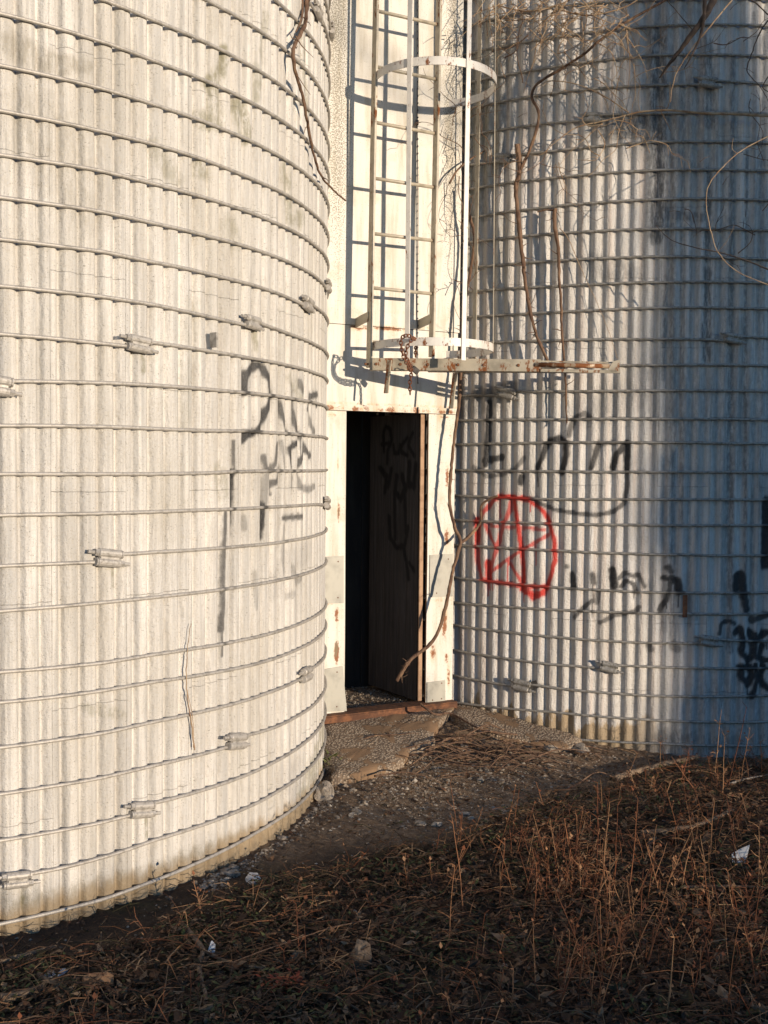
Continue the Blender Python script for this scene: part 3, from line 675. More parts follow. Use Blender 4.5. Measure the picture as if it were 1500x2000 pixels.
for k in range(1, 7): rungs.append((rungs[0][0]+Vector((.0, 0, .3048*k)), rungs[0][1]+Vector((0, 0, .3048*k))))
for a, c in rungs:
    b = MB(); b.tube([a-(c-a)*.01, a+(c-a)*.5, c+(c-a)*.01], .0095, 10, wob=.08); b.build('rung', M['steel'], lad, True, loc=a)
# brackets back to the wall
for (px, py, Y) in ((720, 618, YL), (843, 622, YR)):
    p = lp(px, py, Y); d = (p-WO).dot(WN); b = MB()
    path = [p, p-WN*d*.5-U*.008, p-WN*(d-.004)-U*.018]
    b.strip(path, U, .026, lambda i: WT, .004); b.box(path[-1]+WT*.02, WT, WN, U, .022, .003, .026)
    b.build('bracket', M['steel'], lad, loc=p)
# cage
RC = Vector((.258, 5.925, 0)); RCR = .337
def ring(yl, name_pts):
    pass
def ringpt(th, z): # th from camera-facing direction toward +X
    return Vector((RC.x+RCR*math.sin(th), RC.y-RCR*math.cos(th), z))
def cage_hoop(z, tiltfix, mat):
    ths = [math.radians(a) for a in np.linspace(-76, 186, 56)]
    pts = [ringpt(t, z+tiltfix*math.sin(t)) for t in ths]
    pts[0] = pts[0].lerp(Vector((sL.location.x+lad.location.x, pts[0].y, pts[0].z)), .0)
    b = MB(); b.strip(pts, U, .0215, lambda i: Vector((math.sin(ths[i]), -math.cos(ths[i]), 0)), .0028)
    return b.build('cage_hoop', mat, lad, loc=pts[0])
z_h1 = lp(850, 118, RC.y-RCR).z; z_h2 = lp(850, 667, RC.y-RCR).z
cage_hoop(z_h1, .0, M['steelw']); cage_hoop(z_h2, .0, M['steelw']); cage_hoop(z_h1+1.5, 0, M['steelw'])
for (xt, xb, near, mat, w) in ((801, 795, True, 'steelw', .0135), (917, 905, True, 'steelw', .0135), (938, 926, False, 'steel', .0135), (968, 963, None, 'steel', .012)):
    yb = 704 if near is not None else 690
    def hit(px, py):
        r = ray(px, py); q = RCR+.006; A = r.x**2+r.y**2; B = r.x*RC.x+r.y*RC.y; d = B*B-A*(RC.x**2+RC.y**2-q*q)
        if d < 0 or near is None: t = B/A
        else: t = (B-math.sqrt(d))/A if near else (B+math.sqrt(d))/A
        p = r*t; p.z += CZ; return p
    pa, pb = hit(xt, 20), hit(xb, yb); rad = (Vector((pb.x, pb.y, 0))-RC).normalized(); tan = Vector((-rad.y, rad.x, 0))
    vbar(pa, pb, tan, w, .003, 'cage_bar', M[mat])
# folded-out arm at the cage foot
A0 = lp(722, 711, YL-.02); A1 = lp(1056, 714, 5.70); A2 = lp(1205, 717, 5.66)
d = (A1-A0); L = d.length; d.normalize(); nn = Vector((d.y, -d.x, 0)).normalized(); uu = d.cross(nn); uu = uu if uu.z > 0 else -uu
b = MB(); b.box((A0+A1)/2, d, nn, uu, L/2, .004, .033, .0015); b.box((A0+A1)/2-nn*.02-uu*.031, d, nn, uu, L/2, .018, .003)
arm = b.build('folding_arm', M['steel'], lad, loc=A0)
for px in (735, 783, 837, 896, 946, 1013):
    t = (px-722)/(1056-722); p = A0+(A1-A0)*t+nn*.004; s = MB(); s.tube([p, p+nn*.006], [.009, .006], 8); s.build('bolt', M['rust'], arm, loc=p)
d2 = (A2-A1); L2 = d2.length; d2.normalize()
b = MB(); b.tube([A1-d2*.03+uu*.004, A2-d2*.04+uu*.004], .0125, 12); b.build('pipe', M['pipe'], lad, True, loc=A1)
b = MB(); b.box((A1+A2)/2-uu*.025, d2, nn, uu, L2/2, .010, .008); b.box((A1+A2)/2+uu*.024-nn*.015, d2, nn, uu, L2/2, .006, .004); b.build('channel', M['steel'], lad, loc=A1)
b = MB(); vs = []
for s_ in (.010, -.014):
    for (a_, c_) in ((-.045, -.012), (-.02, .03), (.015, .038), (.012, .0), (.018, -.032), (-.03, -.03)): vs.append(A2+d2*a_+uu*c_+nn*s_)
b.add(vs, [(0, 1, 2, 3, 4, 5), (11, 10, 9, 8, 7, 6)]+[(i, i+6, (i+1) % 6+6, (i+1) % 6) for i in range(6)]); b.build('end_gusset', M['steel'], lad, loc=A2)
B0 = lp(836, 724, YR-.02); B1 = lp(1160, 726, 5.86); db = (B1-B0); Lb = db.length; db.normalize(); nb = Vector((db.y, -db.x, 0)).normalized()
b = MB(); b.box((B0+B1)/2, db, nb, U, Lb/2, .012, .009, .002); b.build('rear_arm', M['steel'], lad, loc=B0)
for (x0, y0, x1, y1, Y, w) in ((761, 703, 754, 768, 5.79, .014), (889, 728, 881, 798, 5.95, .014)):
    p, q_ = lp(x0, y0, Y), lp(x1, y1, Y); dd = (p-q_); L_ = dd.length; dd.normalize(); sd = Vector((.82, -.57, 0)); th = dd.cross(sd).normalized()
    b = MB(); b.box((p+q_)/2, sd, th, dd, w, .004, L_/2, .001); b.build('hanging_strap', M['steel'], lad, loc=p)
b = MB(); p = lp(716, 711, YL-.01); b.tube([p-WT*.012, p+WT*.03], .006, 8); b.build('pin', M['rust'], lad, loc=p)
# chain and padlock
def chain(path, mb, ln=.026):
    path = smooth_path(path, 10); acc = 0; last = path[0]; k = 0; pos = [path[0]]; 
    for p in path[1:]:
        while (p-last).length >= ln*.72:
            last = last+(p-last).normalized()*ln*.72; pos.append(last.copy())
    for i in range(len(pos)-1):
        d = (pos[i+1]-pos[i]).normalized(); c = (pos[i]+pos[i+1])/2
        ref = Vector((0, 1, 0)) if i % 2 else Vector((1, .2, 0))
        a = d.cross(ref); a = a.normalized() if a.length > .05 else d.cross(Vector((0, 0, 1))).normalized()
        pts = []
        for t in range(12):
            th = 2*math.pi*t/12; pts.append(c+d*(math.cos(th)*ln*.5)+a*(math.sin(th)*ln*.30))
        mb.tube(pts, .0032, 6, closed=True)
b = MB(); yc = 5.55
chain([lp(801, 770, 5.72), lp(801, 745, 5.72), lp(804, 722, 5.69), lp(797, 706, yc+.01), lp(792, 690, yc-.02), lp(798, 672, yc-.03), lp(806, 660, yc-.01), lp(795, 655, yc-.03), lp(784, 660, yc-.01), lp(784, 680, yc-.02), lp(789, 700, yc-.02), lp(798, 716, yc+.03), lp(803, 725, 5.67)], b)
chain([lp(806, 660, yc-.01), lp(812, 664, yc+.06), lp(812, 680, yc+.12), lp(811, 700, yc+.18)], b)
o = b.build('chain', M['chain'], None, True, loc=lp(800, 700, 5.6)); tag(o, 'rusty brown chain looped round the cage bar, its end hanging below the arm', 'chain')
pk = empty('padlock', lp(810, 722, 5.72), 'small dark padlock hanging on the rusty chain at the cage foot', 'padlock')
p = lp(811, 723, 5.72); ax = Vector((.78, .1, -.62)).normalized(); ay = Vector((0, -1, 0)); az = ax.cross(ay).normalized(); ay = az.cross(ax)
b = MB(); b.box(p, ax, ay, az, .022, .009, .016, .003); b.build('lock_body', M['dark'], pk, loc=p)
b = MB(); b.tube([p-ax*.018+az*.010, p-ax*.036+az*.010, p-ax*.043, p-ax*.036-az*.010, p-ax*.018-az*.010], .003, 8); b.build('shackle', M['dark'], pk, True, loc=p)
# cable down the wall
pts = [wp(onwall(x, y)[0], onwall(x, y)[1], .012+.002*math.sin(y*.05)) for x, y in ((815, -60), (815, 120), (813, 240), (814, 420), (813, 600), (814, 700), (814, 750))]
pts.insert(0, pts[0]+Vector((0, 0, 1.2)))
b = MB(); b.tube(smooth_path(pts, 6), .003, 6)
for k in range(60):
    q = wp(pts[0].x*0+onwall(814, 750-k*14)[0], onwall(814, 750-k*14)[1], .012); b.tube([q, q+U*.008], .0042, 6)
p = wp(*onwall(811, 238), .02); b.tube([p-U*.018, p+U*.004], .010, 8)
o = b.build('cable', M['cable'], None, loc=pts[-1]); tag(o, 'thin dark beaded cable hanging straight down the white wall behind the ladder', 'cable')
# ------------------------------------------------------------------ ground
def lines(lo, f0, f1, hi, st):
    a = list(np.arange(f0, f1, st)); l = [f0]; d = st
    while l[-1] > lo: d *= 1.5; l.append(l[-1]-d)
    r = [a[-1]]; d = st
    while r[-1] < hi: d *= 1.5; r.append(r[-1]+d)
    return np.array(sorted(l[1:])+a+r[1:])
gx = lines(-90, -2.2, 3.3, 90, .022); gy = lines(-90, 2.2, 6.5, 90, .022)
GX, GY = np.meshgrid(gx, gy); GZ = np.vectorize(gh)(GX, GY)
tag(grid_mesh('ground', GX, GY, GZ, M['ground']), kind='structure')
# concrete apron in front of the door: broken slab
def apron(name, poly, h0, mat):
    poly = [onground(*p) for p in poly]; pts = smooth_path(poly+[poly[0]], 8)[:-1]
    out = []
    for i, p in enumerate(pts):
        k = 1+.0*i; w = Vector((noise.noise(Vector((p.x*9, p.y*9, 1))), noise.noise(Vector((p.x*9, p.y*9, 8))), 0))*.05; out.append(p+w)
    c = sum(out, Vector())/len(out); n = len(out); vs = []; fs = []
    rings = [(1.0, -.03), (1.0, h0*.75), (.985, h0), (.8, h0), (.6, h0), (.4, h0), (.2, h0)]
    for f, h in rings:
        for p in out:
            q = c+(p-c)*f; vs.append((q.x, q.y, gh(q.x, q.y)+h+(.006*noise.noise(Vector((q.x*16, q.y*16, 2))) if h > 0 else 0)))
    for r_ in range(len(rings)-1):
        for i in range(n): fs.append((r_*n+i, r_*n+(i+1) % n, (r_+1)*n+(i+1) % n, (r_+1)*n+i))
    vs.append((c.x, c.y, gh(c.x, c.y)+h0)); fs += [((len(rings)-1)*n+i, (len(rings)-1)*n+(i+1) % n, len(vs)-1) for i in range(n)]
    b = MB(); b.add(vs, fs); o = b.build(name, mat, None, True, loc=c); tag(o, kind='structure'); return o
apron('concrete_apron', [(628,1425),(700,1400),(800,1392),(890,1382),(860,1420),(850,1455),(800,1490),(760,1510),(700,1528),(650,1532),(632,1500),(622,1470)], .045, M['apron'])
apron('concrete_footing', [(880,1385),(930,1388),(1000,1412),(1080,1432),(1140,1452),(1100,1470),(1040,1462),(960,1440),(900,1420),(870,1400)], .035, M['apron'])
# unseen bank and brush added to shade the foreground; the tree shades the right silo
SD = Vector((math.sin(math.radians(45.5)), -math.cos(math.radians(45.5)), 0)); SP = Vector((-SD.y, SD.x, 0))  # toward sun / across it
def world_sc(s, c, z=0.0): return Vector((SD.x*s+.70*c, SD.y*s+.713*c, z))
vs = []; cc = np.arange(-26, 34, .22); prof = [(-2.2, 0), (-1.5, .35), (-.9, .72), (-.35, .93), (0, 1.0), (.4, .95), (1.1, .7), (2.0, .3), (3.0, -.05)]
for c_ in cc:
    H = 1.98+.10*noise.noise(Vector((c_*.6, 0, 0)))+.07*noise.noise(Vector((c_*2.6, 3, 0)))+.05*noise.noise(Vector((c_*7, 5, 0)))+.035*max(0, 3.2-c_)+.20*math.exp(-((c_-2.2)/.8)**2)
    for (s_, f) in prof:
        q = world_sc(14+s_+.25*noise.noise(Vector((c_*.8, s_, 2))), c_); vs.append((q.x, q.y, H*f+.06*noise.noise(Vector((c_*3, s_*3, 1)))*(f > .1)))
n = len(prof); b = MB(); b.add(vs, [(i*n+j, i*n+j+1, (i+1)*n+j+1, (i+1)*n+j) for i in range(len(cc)-1) for j in range(n-1)])
tag(b.build('shade_bank', M['bank'], None, True), kind='structure')
b = MB()  # leaf quads added along the bank top to break up its shade
for k in range(4700):
    c_ = random.uniform(-5, 10); z = 1.85+abs(random.gauss(0, .26)); g = noise.noise(Vector((c_*1.3, z*2.0, 3)))+.5*noise.noise(Vector((c_*4, z*4, 1)))
    if z > 2.66 or g < -.26+.5*(z-2.1): continue
    p = world_sc(14+random.uniform(-.3, .3), c_, z); d = Vector((random.uniform(-1, 1), random.uniform(-1, 1), random.uniform(-1, 1))).normalized(); e = d.cross(Vector((random.uniform(-1, 1), .3, 1))).normalized(); q = random.uniform(.03, .07)
    b.add([p-d*q, p+e*q*.6, p+d*q, p-e*q*.6], [(0, 1, 2, 3)], random.random())
tag(b.build('shade_brush', M['green']), kind='stuff')
tb = world_sc(17.5, 5.8)
tree = empty('bare_tree', tb, 'large bare tree standing out of frame, throwing its trunk shadow on the right silo', 'tree')
b = MB()
def limb(mb, p, d, r, L, depth):
    n = 7; pts = [p]; rs = [r]; dd = d.normalized()
    for i in range(n):
        dd = (dd+Vector((random.uniform(-1, 1), random.uniform(-1, 1), random.uniform(-.5, 1)))*.13).normalized(); pts.append(pts[-1]+dd*L/n); rs.append(r*(1-.55*(i+1)/n))
    mb.tube(pts, rs, 9 if depth < 2 else 5)
    if depth < 4:
        for k in range(3 if depth < 3 else 2):
            i = random.randint(3, n); nd = (dd+Vector((random.uniform(-1, 1), random.uniform(-1, 1), random.uniform(-.2, .7)))*.8).normalized(); limb(mb, pts[i], nd, rs[i]*.72, L*.66, depth+1)
def P_(c_, z, s_=17.5): return world_sc(s_, c_, z+.96)
trunk = [(5.82, -1.6, .68), (5.80, 0, .58), (5.80, .6, .52), (5.78, 1.6, .49), (5.74, 2.3, .46), (5.64, 3.1, .42), (5.60, 3.6, .38), (5.53, 4.1, .34), (5.47, 4.7, .27), (5.44, 5.2, .215), (5.41, 6.0, .18), (5.42, 7.6, .13), (5.3, 9, .08)]
b.tube(smooth_path([P_(c_, z) for c_, z, _ in trunk], 4), [float(x) for x in np.interp(np.linspace(0, len(trunk)-1, (len(trunk)-1)*4+1), range(len(trunk)), [t[2] for t in trunk])], 16, wob=.2)
b.build('trunk', M['darkbark'], tree, True, loc=tb)
b = MB()
b.tube(smooth_path([P_(5.38, 4.85), P_(5.27, 5.2), P_(5.19, 5.55), P_(5.13, 6.0), P_(5.0, 6.6), P_(4.95, 7.5)], 5), lerp_r(26, .14, .07), 10, wob=.25)
b.tube(smooth_path([P_(5.2, 5.1), P_(5.0, 5.32), P_(4.86, 5.55), P_(4.8, 6.2), P_(4.75, 7.3)], 5), lerp_r(21, .035, .015), 8, wob=.2)
b.tube(smooth_path([P_(5.3, 5.4), P_(5.14, 5.75), P_(5.0, 6.2), P_(4.95, 7.0)], 5), lerp_r(16, .05, .03), 8)
b.tube(smooth_path([P_(5.1, 5.2), P_(4.85, 5.34), P_(4.5, 5.42), P_(4.1, 5.7)], 5), lerp_r(16, .035, .010), 6)
for (c_, z, dc, r_, L) in ((4.9, 5.6, -.9, .014, 1.1), (5.3, 5.3, -.9, .018, 1.4), (5.4, 6, -.8, .022, 1.8), (4.6, 5.5, -.8, .012, .9), (5.3, 7.2, -.4, .03, 2), (5.0, 5.4, -.7, .012, 1.0), (5.65, 5.6, .6, .012, 1.0)):
    limb(b, P_(c_, z), Vector((.7*dc, .713*dc, random.uniform(-.05, .4))), r_, L, 1)
b.build('limbs', M['darkbark'], tree, True, loc=tb)
# ------------------------------------------------------------------ vines and branches
def vine(pts, r0, r1, mat, label, cat='vine', group=None, name='vine', spur=0, forks=(), k=9, wob=.42, n=9):
    b = MB(); sp = smooth_path(pts, k)
    sp = [sp[0]]+[p+Vector((noise.noise(p*40), noise.noise(p*40+Vector((9, 0, 0))), 0))*.004 for p in sp[1:-1]]+[sp[-1]]
    b.tube(sp, lerp_r(len(sp), r0, r1), n, wob=wob)
    for _ in range(spur):
        i = random.randint(2, len(sp)-2); d = Vector((random.uniform(-1, 1), random.uniform(-.6, .2), random.uniform(-.8, .8))).normalized(); L = random.uniform(.02, .07)
        b.tube([sp[i], sp[i]+d*L*.6, sp[i]+d*L+Vector((0, 0, random.uniform(-.02, .02)))], [.003, .002, .001], 5)
    for (fp, a, c) in forks:
        q = smooth_path(fp, k); b.tube(q, lerp_r(len(q), a, c), n, wob=wob)
    o = b.build(name, mat, None, True, loc=sp[0]); return tag(o, label, cat, group)
def cp(side, off, *xy): return [oncyl(x, y, side, off)[0] for x, y in xy]
def pY(*xyY): return [at(x, y, Y) for x, y, Y in xyY]
vine(pY((606,-30,4.83),(600,0,4.80),(598,28,4.78),(594,52,4.74),(574,93,4.60),(576,135,4.60),(593,196,4.70),(604,261,4.80),(620,327,4.95),(639,359,5.12),(675,392,5.35)), .011, .004, M['vine'], 'reddish brown vine hanging down the upper right edge of the left silo', spur=10,
     forks=[(pY((590,-20,4.8),(590,30,4.74),(578,62,4.6)), .006, .003), (pY((577,70,4.6),(590,90,4.66),(612,112,4.8)), .003, .001), (pY((576,140,4.6),(592,165,4.66),(606,185,4.72)), .002, .001)])
vine(cp('R', .05, (1010,282),(1014,330),(1008,372),(1013,430),(1020,500),(1032,590),(1048,655),(1070,706)), .014, .008, M['vine'], 'thick brown vine with a forked top on the right silo, nearest the cage', spur=34,
     forks=[(cp('R', .05, (1016,332),(1030,304),(1046,260),(1052,220),(1038,188),(1052,162),(1100,132))+cp('R', .12, (1140,106),(1180,72),(1228,40),(1300,0),(1340,-30)), .009, .006)])
vine(cp('R', .04, (1084,408),(1083,440),(1090,480),(1092,540),(1096,600),(1098,660),(1103,720),(1106,790),(1107,826)), .011, .004, M['vine'], 'straight brown vine hanging over the hoops, second from the cage on the right silo', spur=14, forks=[(cp('R', .03, (1050,414),(1066,410),(1086,412)), .004, .006)])
vine([wp(*onwall(x, y), o_) for x, y, o_ in ((893,370,.09),(897,420,.10),(905,470,.12),(900,540,.10),(891,600,.09),(886,660,.09),(881,760,.10),(875,820,.10),(867,880,.10),(862,940,.10),(860,990,.11),(868,1030,.12),(876,1056,.13),(862,1110,.13),(847,1175,.14),(825,1240,.14))]+pY((801,1290,6.02),(775,1330,6.03)), .008, .0105, M['vine'],
     'long forked brown vine running down beside the doorway and ending inside it', spur=20,
     forks=[(cp('R', .035, (972,968),(958,974),(940,988))+[wp(*onwall(x, y), .13) for x, y in ((915,1018),(893,1045),(877,1058))], .006, .009), ([wp(*onwall(x, y), .10) for x, y in ((860,366),(876,340),(900,320),(925,305),(942,290))], .006, .003)])
vine(cp('R', .10, (1510,227),(1440,223),(1380,221),(1300,215),(1250,219),(1228,224),(1180,236),(1124,250),(1085,278),(1060,300),(1040,304)), .007, .0015, M['twig'], 'long tan tendril curving across the shaded upper right silo', 'branch', forks=[(cp('R', .08, (1228,220),(1180,188),(1124,164),(1076,158),(1056,166)), .004, .002), (cp('R', .08, (1180,236),(1150,265),(1115,295),(1080,340)), .002, .001), (cp('R', .09, (1250,219),(1246,190),(1250,160),(1235,140)), .002, .001), (cp('R', .09, (1300,216),(1307,200),(1309,160)), .003, .002), (cp('R', .09, (1290,216),(1305,245),(1310,256)), .002, .001)], name='tendril')
vine(pY((1405,-40,5.3),(1390,8,5.28),(1362,52,5.3),(1330,95,5.35),(1305,128,5.4),(1288,152,5.45)), .020, .004, M['darkbark'], 'thick dark dead branch slanting in from the top edge, in the shade', 'branch', name='dead_branch', forks=[(pY((1376,-30,5.26),(1376,20,5.26),(1368,70,5.3),(1350,110,5.3),(1336,134,5.35)), .011, .002)])
vine(pY((1450,-30,5.4),(1430,0,5.4),(1392,45,5.4),(1348,100,5.42),(1318,150,5.45),(1309,200,5.5)), .005, .0018, M['twig'], 'thin orange-tan twig slanting beside the dark dead branch at the top', 'twig', name='twig', n=6)
vine(pY((1520,258,5.4),(1500,266,5.4),(1440,300,5.4),(1395,345,5.4),(1381,372,5.42),(1380,405,5.45),(1388,450,5.45),(1402,492,5.4),(1440,530,5.35),(1510,560,5.3)), .0026, .002, M['twig'], 'thin hooked tan twig dropping in from the right edge over the shaded silo', 'twig', name='twig', n=6, forks=[(pY((1440,300,5.4),(1430,290,5.4),(1432,270,5.4)), .0015, .001), (pY((1402,492,5.4),(1420,470,5.35),(1435,440,5.3)), .0015, .0008)])
vine(pY((1281,440,5.6),(1310,468,5.6),(1360,484,5.5),(1400,492,5.45),(1450,506,5.4),(1510,530,5.35)), .0018, .004, M['darkbark'], 'thin dark twig lying across hoops beneath the hooked tan twig', 'twig', name='twig', n=6)
vine(pY((1440,-10,5.3),(1475,5,5.3),(1510,40,5.3)), .004, .003, M['darkbark'], 'short dark twig in the top right corner', 'twig', name='twig', n=6)
vine(pY((1500,40,5.4),(1486,60,5.4),(1466,110,5.4),(1460,140,5.4),(1485,170,5.4),(1502,200,5.4)), .004, .0015, M['darkbark'], 'crooked dark twig by the lit strip near the top right corner', 'twig', name='twig', n=6, forks=[(pY((1500,150,5.4),(1490,170,5.4),(1502,180,5.4)), .003, .002)])
vine(cp('R', .03, (1093,445),(1112,470),(1135,525),(1165,590),(1190,650),(1206,700)), .0022, .0012, M['twig'], 'wiry dry tendril slanting down to the end of the folding arm', 'tendril', name='tendril', n=6)
vine(cp('L', .018, (373,1218),(368,1248),(365,1290),(364,1340),(370,1385),(380,1465)), .0012, .0028, M['twig'], 'single dry stem clinging to the sunlit left silo', 'stem', name='dead_creeper', n=6, forks=[(cp('L', .018, (364,1345),(376,1400),(378,1460)), .001, .0018)])
for (x, y, lab, big) in ((1030, 20, 'tangle of fine tan twigs at the top beside the cage', 1), (1150, 28, 'tangle of fine tan twigs at the top between the cage and the dead branch', 1)):
    b = MB(); base = oncyl(x, y, 'R', .10)[0]
    for k in range(80):
        x0 = max(906, x+random.uniform(-75, 80)); y0 = y+random.gauss(-8, 34); pts = cp('R', random.uniform(.04, .22), (x0, y0)); q = pts[0]; d = Vector((random.uniform(-1, 1), random.uniform(-.3, .3), random.uniform(-.9, .5)))*.05; pp = [q]
        for j in range(4): d = d+Vector((random.uniform(-1, 1), random.uniform(-.4, .4), random.uniform(-1, .6)))*.018; pp.append(pp[-1]+d)
        q = smooth_path(pp, 3); b.tube(q, lerp_r(len(q), .0030, .0012), 4)
    q = smooth_path(cp('R', .10, (x-60, y-10), (x, y+2), (x+70, y-14), (x+110, y-40)), 5); b.tube(q, .004, 6)
    tag(b.build('twig_tangle', M['twig'], None, True, loc=base), lab, 'twigs')
def creeper(n, box, seed, label, name='thin_twigs'):
    random.seed(seed); b = MB()
    for k in range(n):
        x = random.uniform(box[0], box[2]); y = random.uniform(box[1], box[3]); a = random.uniform(0, 6.28); pp = []; off = random.uniform(.03, .16)
        for j in range(random.randint(4, 8)):
            if seed == 41: x = max(x, 908)
            pp.append(oncyl(x, y, 'R', off)[0] if x > 898 else wp(*onwall(x, y), off)); a += random.gauss(0, .45); L = random.uniform(14, 34); x += math.cos(a)*L; y += math.sin(a)*L; off = max(.02, off+random.gauss(0, .02))
            if random.random() < .5:
                aa = a+random.choice((-1, 1))*random.uniform(.5, 1.2); x2 = x+math.cos(aa)*22; x2 = max(x2, 908) if seed == 41 else x2; y2 = y+math.sin(aa)*22
                p1 = oncyl(x, y, 'R', off)[0] if x > 898 else wp(*onwall(x, y), off); p2 = oncyl(x2, y2, 'R', off+.02)[0] if x2 > 898 else wp(*onwall(x2, y2), off+.02); b.tube([p1, (p1+p2)/2+Vector((0, 0, .006)), p2], [.0016, .0013, .0007], 4)
        q = smooth_path(pp, 4); b.tube(q, lerp_r(len(q), random.uniform(.0018, .0034), .0009), 5)
    tag(b.build(name, M['vine'] if seed % 2 else M['twig'], None, True), label, 'twigs')
creeper(16, (890, 60, 1120, 330), 41, 'thin brown twigs crossing the hoops between the cage and the forked vine')
creeper(26, (1080, 60, 1300, 330), 42, 'thin tan twigs trailing over the silo around the long tan tendril')
creeper(13, (1330, 60, 1500, 560), 43, 'sparse dark twigs over the shaded silo near the right edge')
creeper(9, (864, 240, 930, 640), 45, 'thin twigs along the seam of the white wall and the right silo')
random.seed(11)
# loose vines, sticks and a log on the ground
def gp(lift, *xy):
    out = []
    for x, y in xy: p = onground(x, y); p.z += lift; out.append(p)
    return out
vine([at(820, 1374, 6.0), at(850, 1395, 5.92)]+gp(.05, (880,1410),(925,1435),(960,1447),(1010,1452)), .007, .005, M['vine'], 'long dead stick leaning out over the rusty doorway sill', 'stick', name='stick')
vine(gp(.03, (1200,1532),(1240,1520),(1290,1505),(1330,1496),(1362,1488)), .018, .012, M['wood'], 'brown rotten branch lying before the shaded silo base', 'branch', name='fallen_branch', wob=.5)
vine(gp(.02, (362,1822),(385,1850),(396,1868),(390,1890),(392,1920),(402,1960),(402,2010)), .010, .006, M['wood'], 'forked grey stick on the ground at the lower left', 'stick', name='stick', forks=[(gp(.02, (396,1868),(420,1880),(450,1892),(520,1905),(580,1925),(640,1950),(700,1985)), .006, .003)])
vine(gp(.06, (455,1915),(520,1890),(590,1865),(650,1845),(720,1830)), .0012, .0020, M['vine'], 'thin orange twig raised above the litter at the lower left', 'twig', name='twig', n=6)
vine(gp(.02, (0,1890),(60,1875),(110,1860)), .010, .006, M['wood'], 'dark stick lying at the left edge below the silo foot', 'stick', name='stick')
vine(gp(.02, (0,1965),(50,1955),(90,1935),(75,1915)), .016, .008, M['wood'], 'pale rotten wood lying at the bottom left edge', 'driftwood', name='rotten_wood', wob=.5)
vine(gp(.03, (1330,1748),(1420,1746),(1510,1750)), .006, .005, M['wood'], 'straight grey stick lying at the right edge', 'stick', name='stick')
vine(gp(.03, (1250,1640),(1300,1636),(1370,1622),(1430,1595)), .014, .008, M['wood'], 'short crooked log in the weeds right of centre', 'log', name='log', wob=.5)
vine(gp(.03, (1425,1542),(1460,1532),(1510,1522)), .006, .004, M['stone'], 'pale bent stick at the right edge near the silo base', 'stick', name='stick')
b = MB()
for k in range(80):
    x0 = random.gauss(960, 90); y0 = random.gauss(1485, 22); a = random.gauss(0, .5); L = random.uniform(.15, .5)
    p = onground(min(max(x0, 760), 1200), min(max(y0, 1440), 1535)); d = Vector((math.cos(a), math.sin(a)*.8, 0)); h = random.uniform(.01, .09); pp = []
    bend = random.uniform(-.25, .25)
    for j in range(6):
        t = j/5-.5; q = p+d*L*t+Vector((-d.y, d.x, 0))*bend*(t*t)*L*2; q.z = gh(q.x, q.y)+h*(1-2*abs(t)*.6)+.03*noise.noise(q*6); pp.append(q)
    q = smooth_path(pp, 3); b.tube(q, lerp_r(len(q), random.uniform(.0025, .006), .0015), 5)
tag(b.build('vine_heap', M['vine'], None, True, loc=onground(950, 1480)), 'heap of dead tangled vine stems lying on the gravel before the doorway', 'vine heap')
def rock(px, py, r, mat, label, cat='stone', name='stone', sq=(1, 1, .7), group=None, seed=0, sub=3):
    p = onground(px, py); import bmesh
    bm = bmesh.new(); bmesh.ops.create_icosphere(bm, subdivisions=sub, radius=1)
    for v in bm.verts:
        k = 1+.35*noise.noise(v.co*1.3+Vector((seed*7.1, 0, 0)))+.15*noise.noise(v.co*3.5+Vector((seed, 0, 0)))+.05*noise.noise(v.co*9)
        v.co = Vector((v.co.x*sq[0], v.co.y*sq[1], v.co.z*sq[2]))*k*r
    me = bpy.data.meshes.new(name); bm.to_mesh(me); bm.free(); me.materials.append(M[mat]); o = bpy.data.objects.new(name, me); COL.objects.link(o)
    o.location = p+Vector((0, 0, r*sq[2]*.45)); o.rotation_euler = (0, 0, seed); return tag(o, label, cat, group)
rock(634, 1558, .055, 'stone', 'rough pale lump of broken concrete against the left silo foot', 'rubble', 'concrete_lump', (1, .8, .95), seed=1)
rock(495, 1722, .036, 'white', 'smooth whitish stone beside the path below the left silo', 'stone', 'stone', (1.2, .8, .6), seed=2)
rock(190, 1925, .045, 'brick', 'orange-brown broken brick in the litter at the lower left', 'brick', 'broken_brick', (1.2, .8, .6), seed=3, sub=2)
rock(1120, 1630, .022, 'brick', 'small tan brick chip among weeds at mid right', 'brick', 'brick_chip', (1.3, .8, .7), seed=4, sub=1)
rock(985, 1890, .012, 'stone', 'small pale stone low in the weeds at centre', 'stone', 'stone', seed=5)
rock(705, 1890, .045, 'wood', 'bleached rotten stump sticking out of the litter at bottom centre', 'stump', 'rotten_stump', (.8, .8, 1.3), seed=6)
rock(1130, 1462, .06, 'stone', 'flat broken concrete slab edge at the foot of the right silo', 'rubble', 'concrete_slab', (1.7, .8, .35), seed=8)
rock(1075, 1466, .045, 'stone', 'angular concrete block left of the flat slab edge', 'rubble', 'concrete_block', (1.1, .8, .5), seed=9, sub=2)
rock(110, 1905, .028, 'white', 'small dirty white stone left of the broken brick', 'stone', 'stone', (1.3, .8, .5), seed=10, sub=2)
def shard(px, py, pts, label):
    p = onground(px, py); p.z += .03; b = MB(); vs = [p+Vector((x, .004*i, z)) for i, (x, z) in enumerate(pts)]; n = len(vs)
    vs += [v+Vector((.002, .006, 0)) for v in vs]; b.add(vs, [tuple(range(n)), tuple(range(2*n-1, n-1, -1))]+[(i, i+n, (i+1) % n+n, (i+1) % n) for i in range(n)])
    tag(b.build('white_shard', M['white'], None, loc=p), label, 'litter')
shard(1444, 1690, [(-.03, -.02), (.025, -.02), (.035, .01), (.045, .05), (.015, .035), (-.025, .01)], 'white plastic shard standing in the weeds at the right')
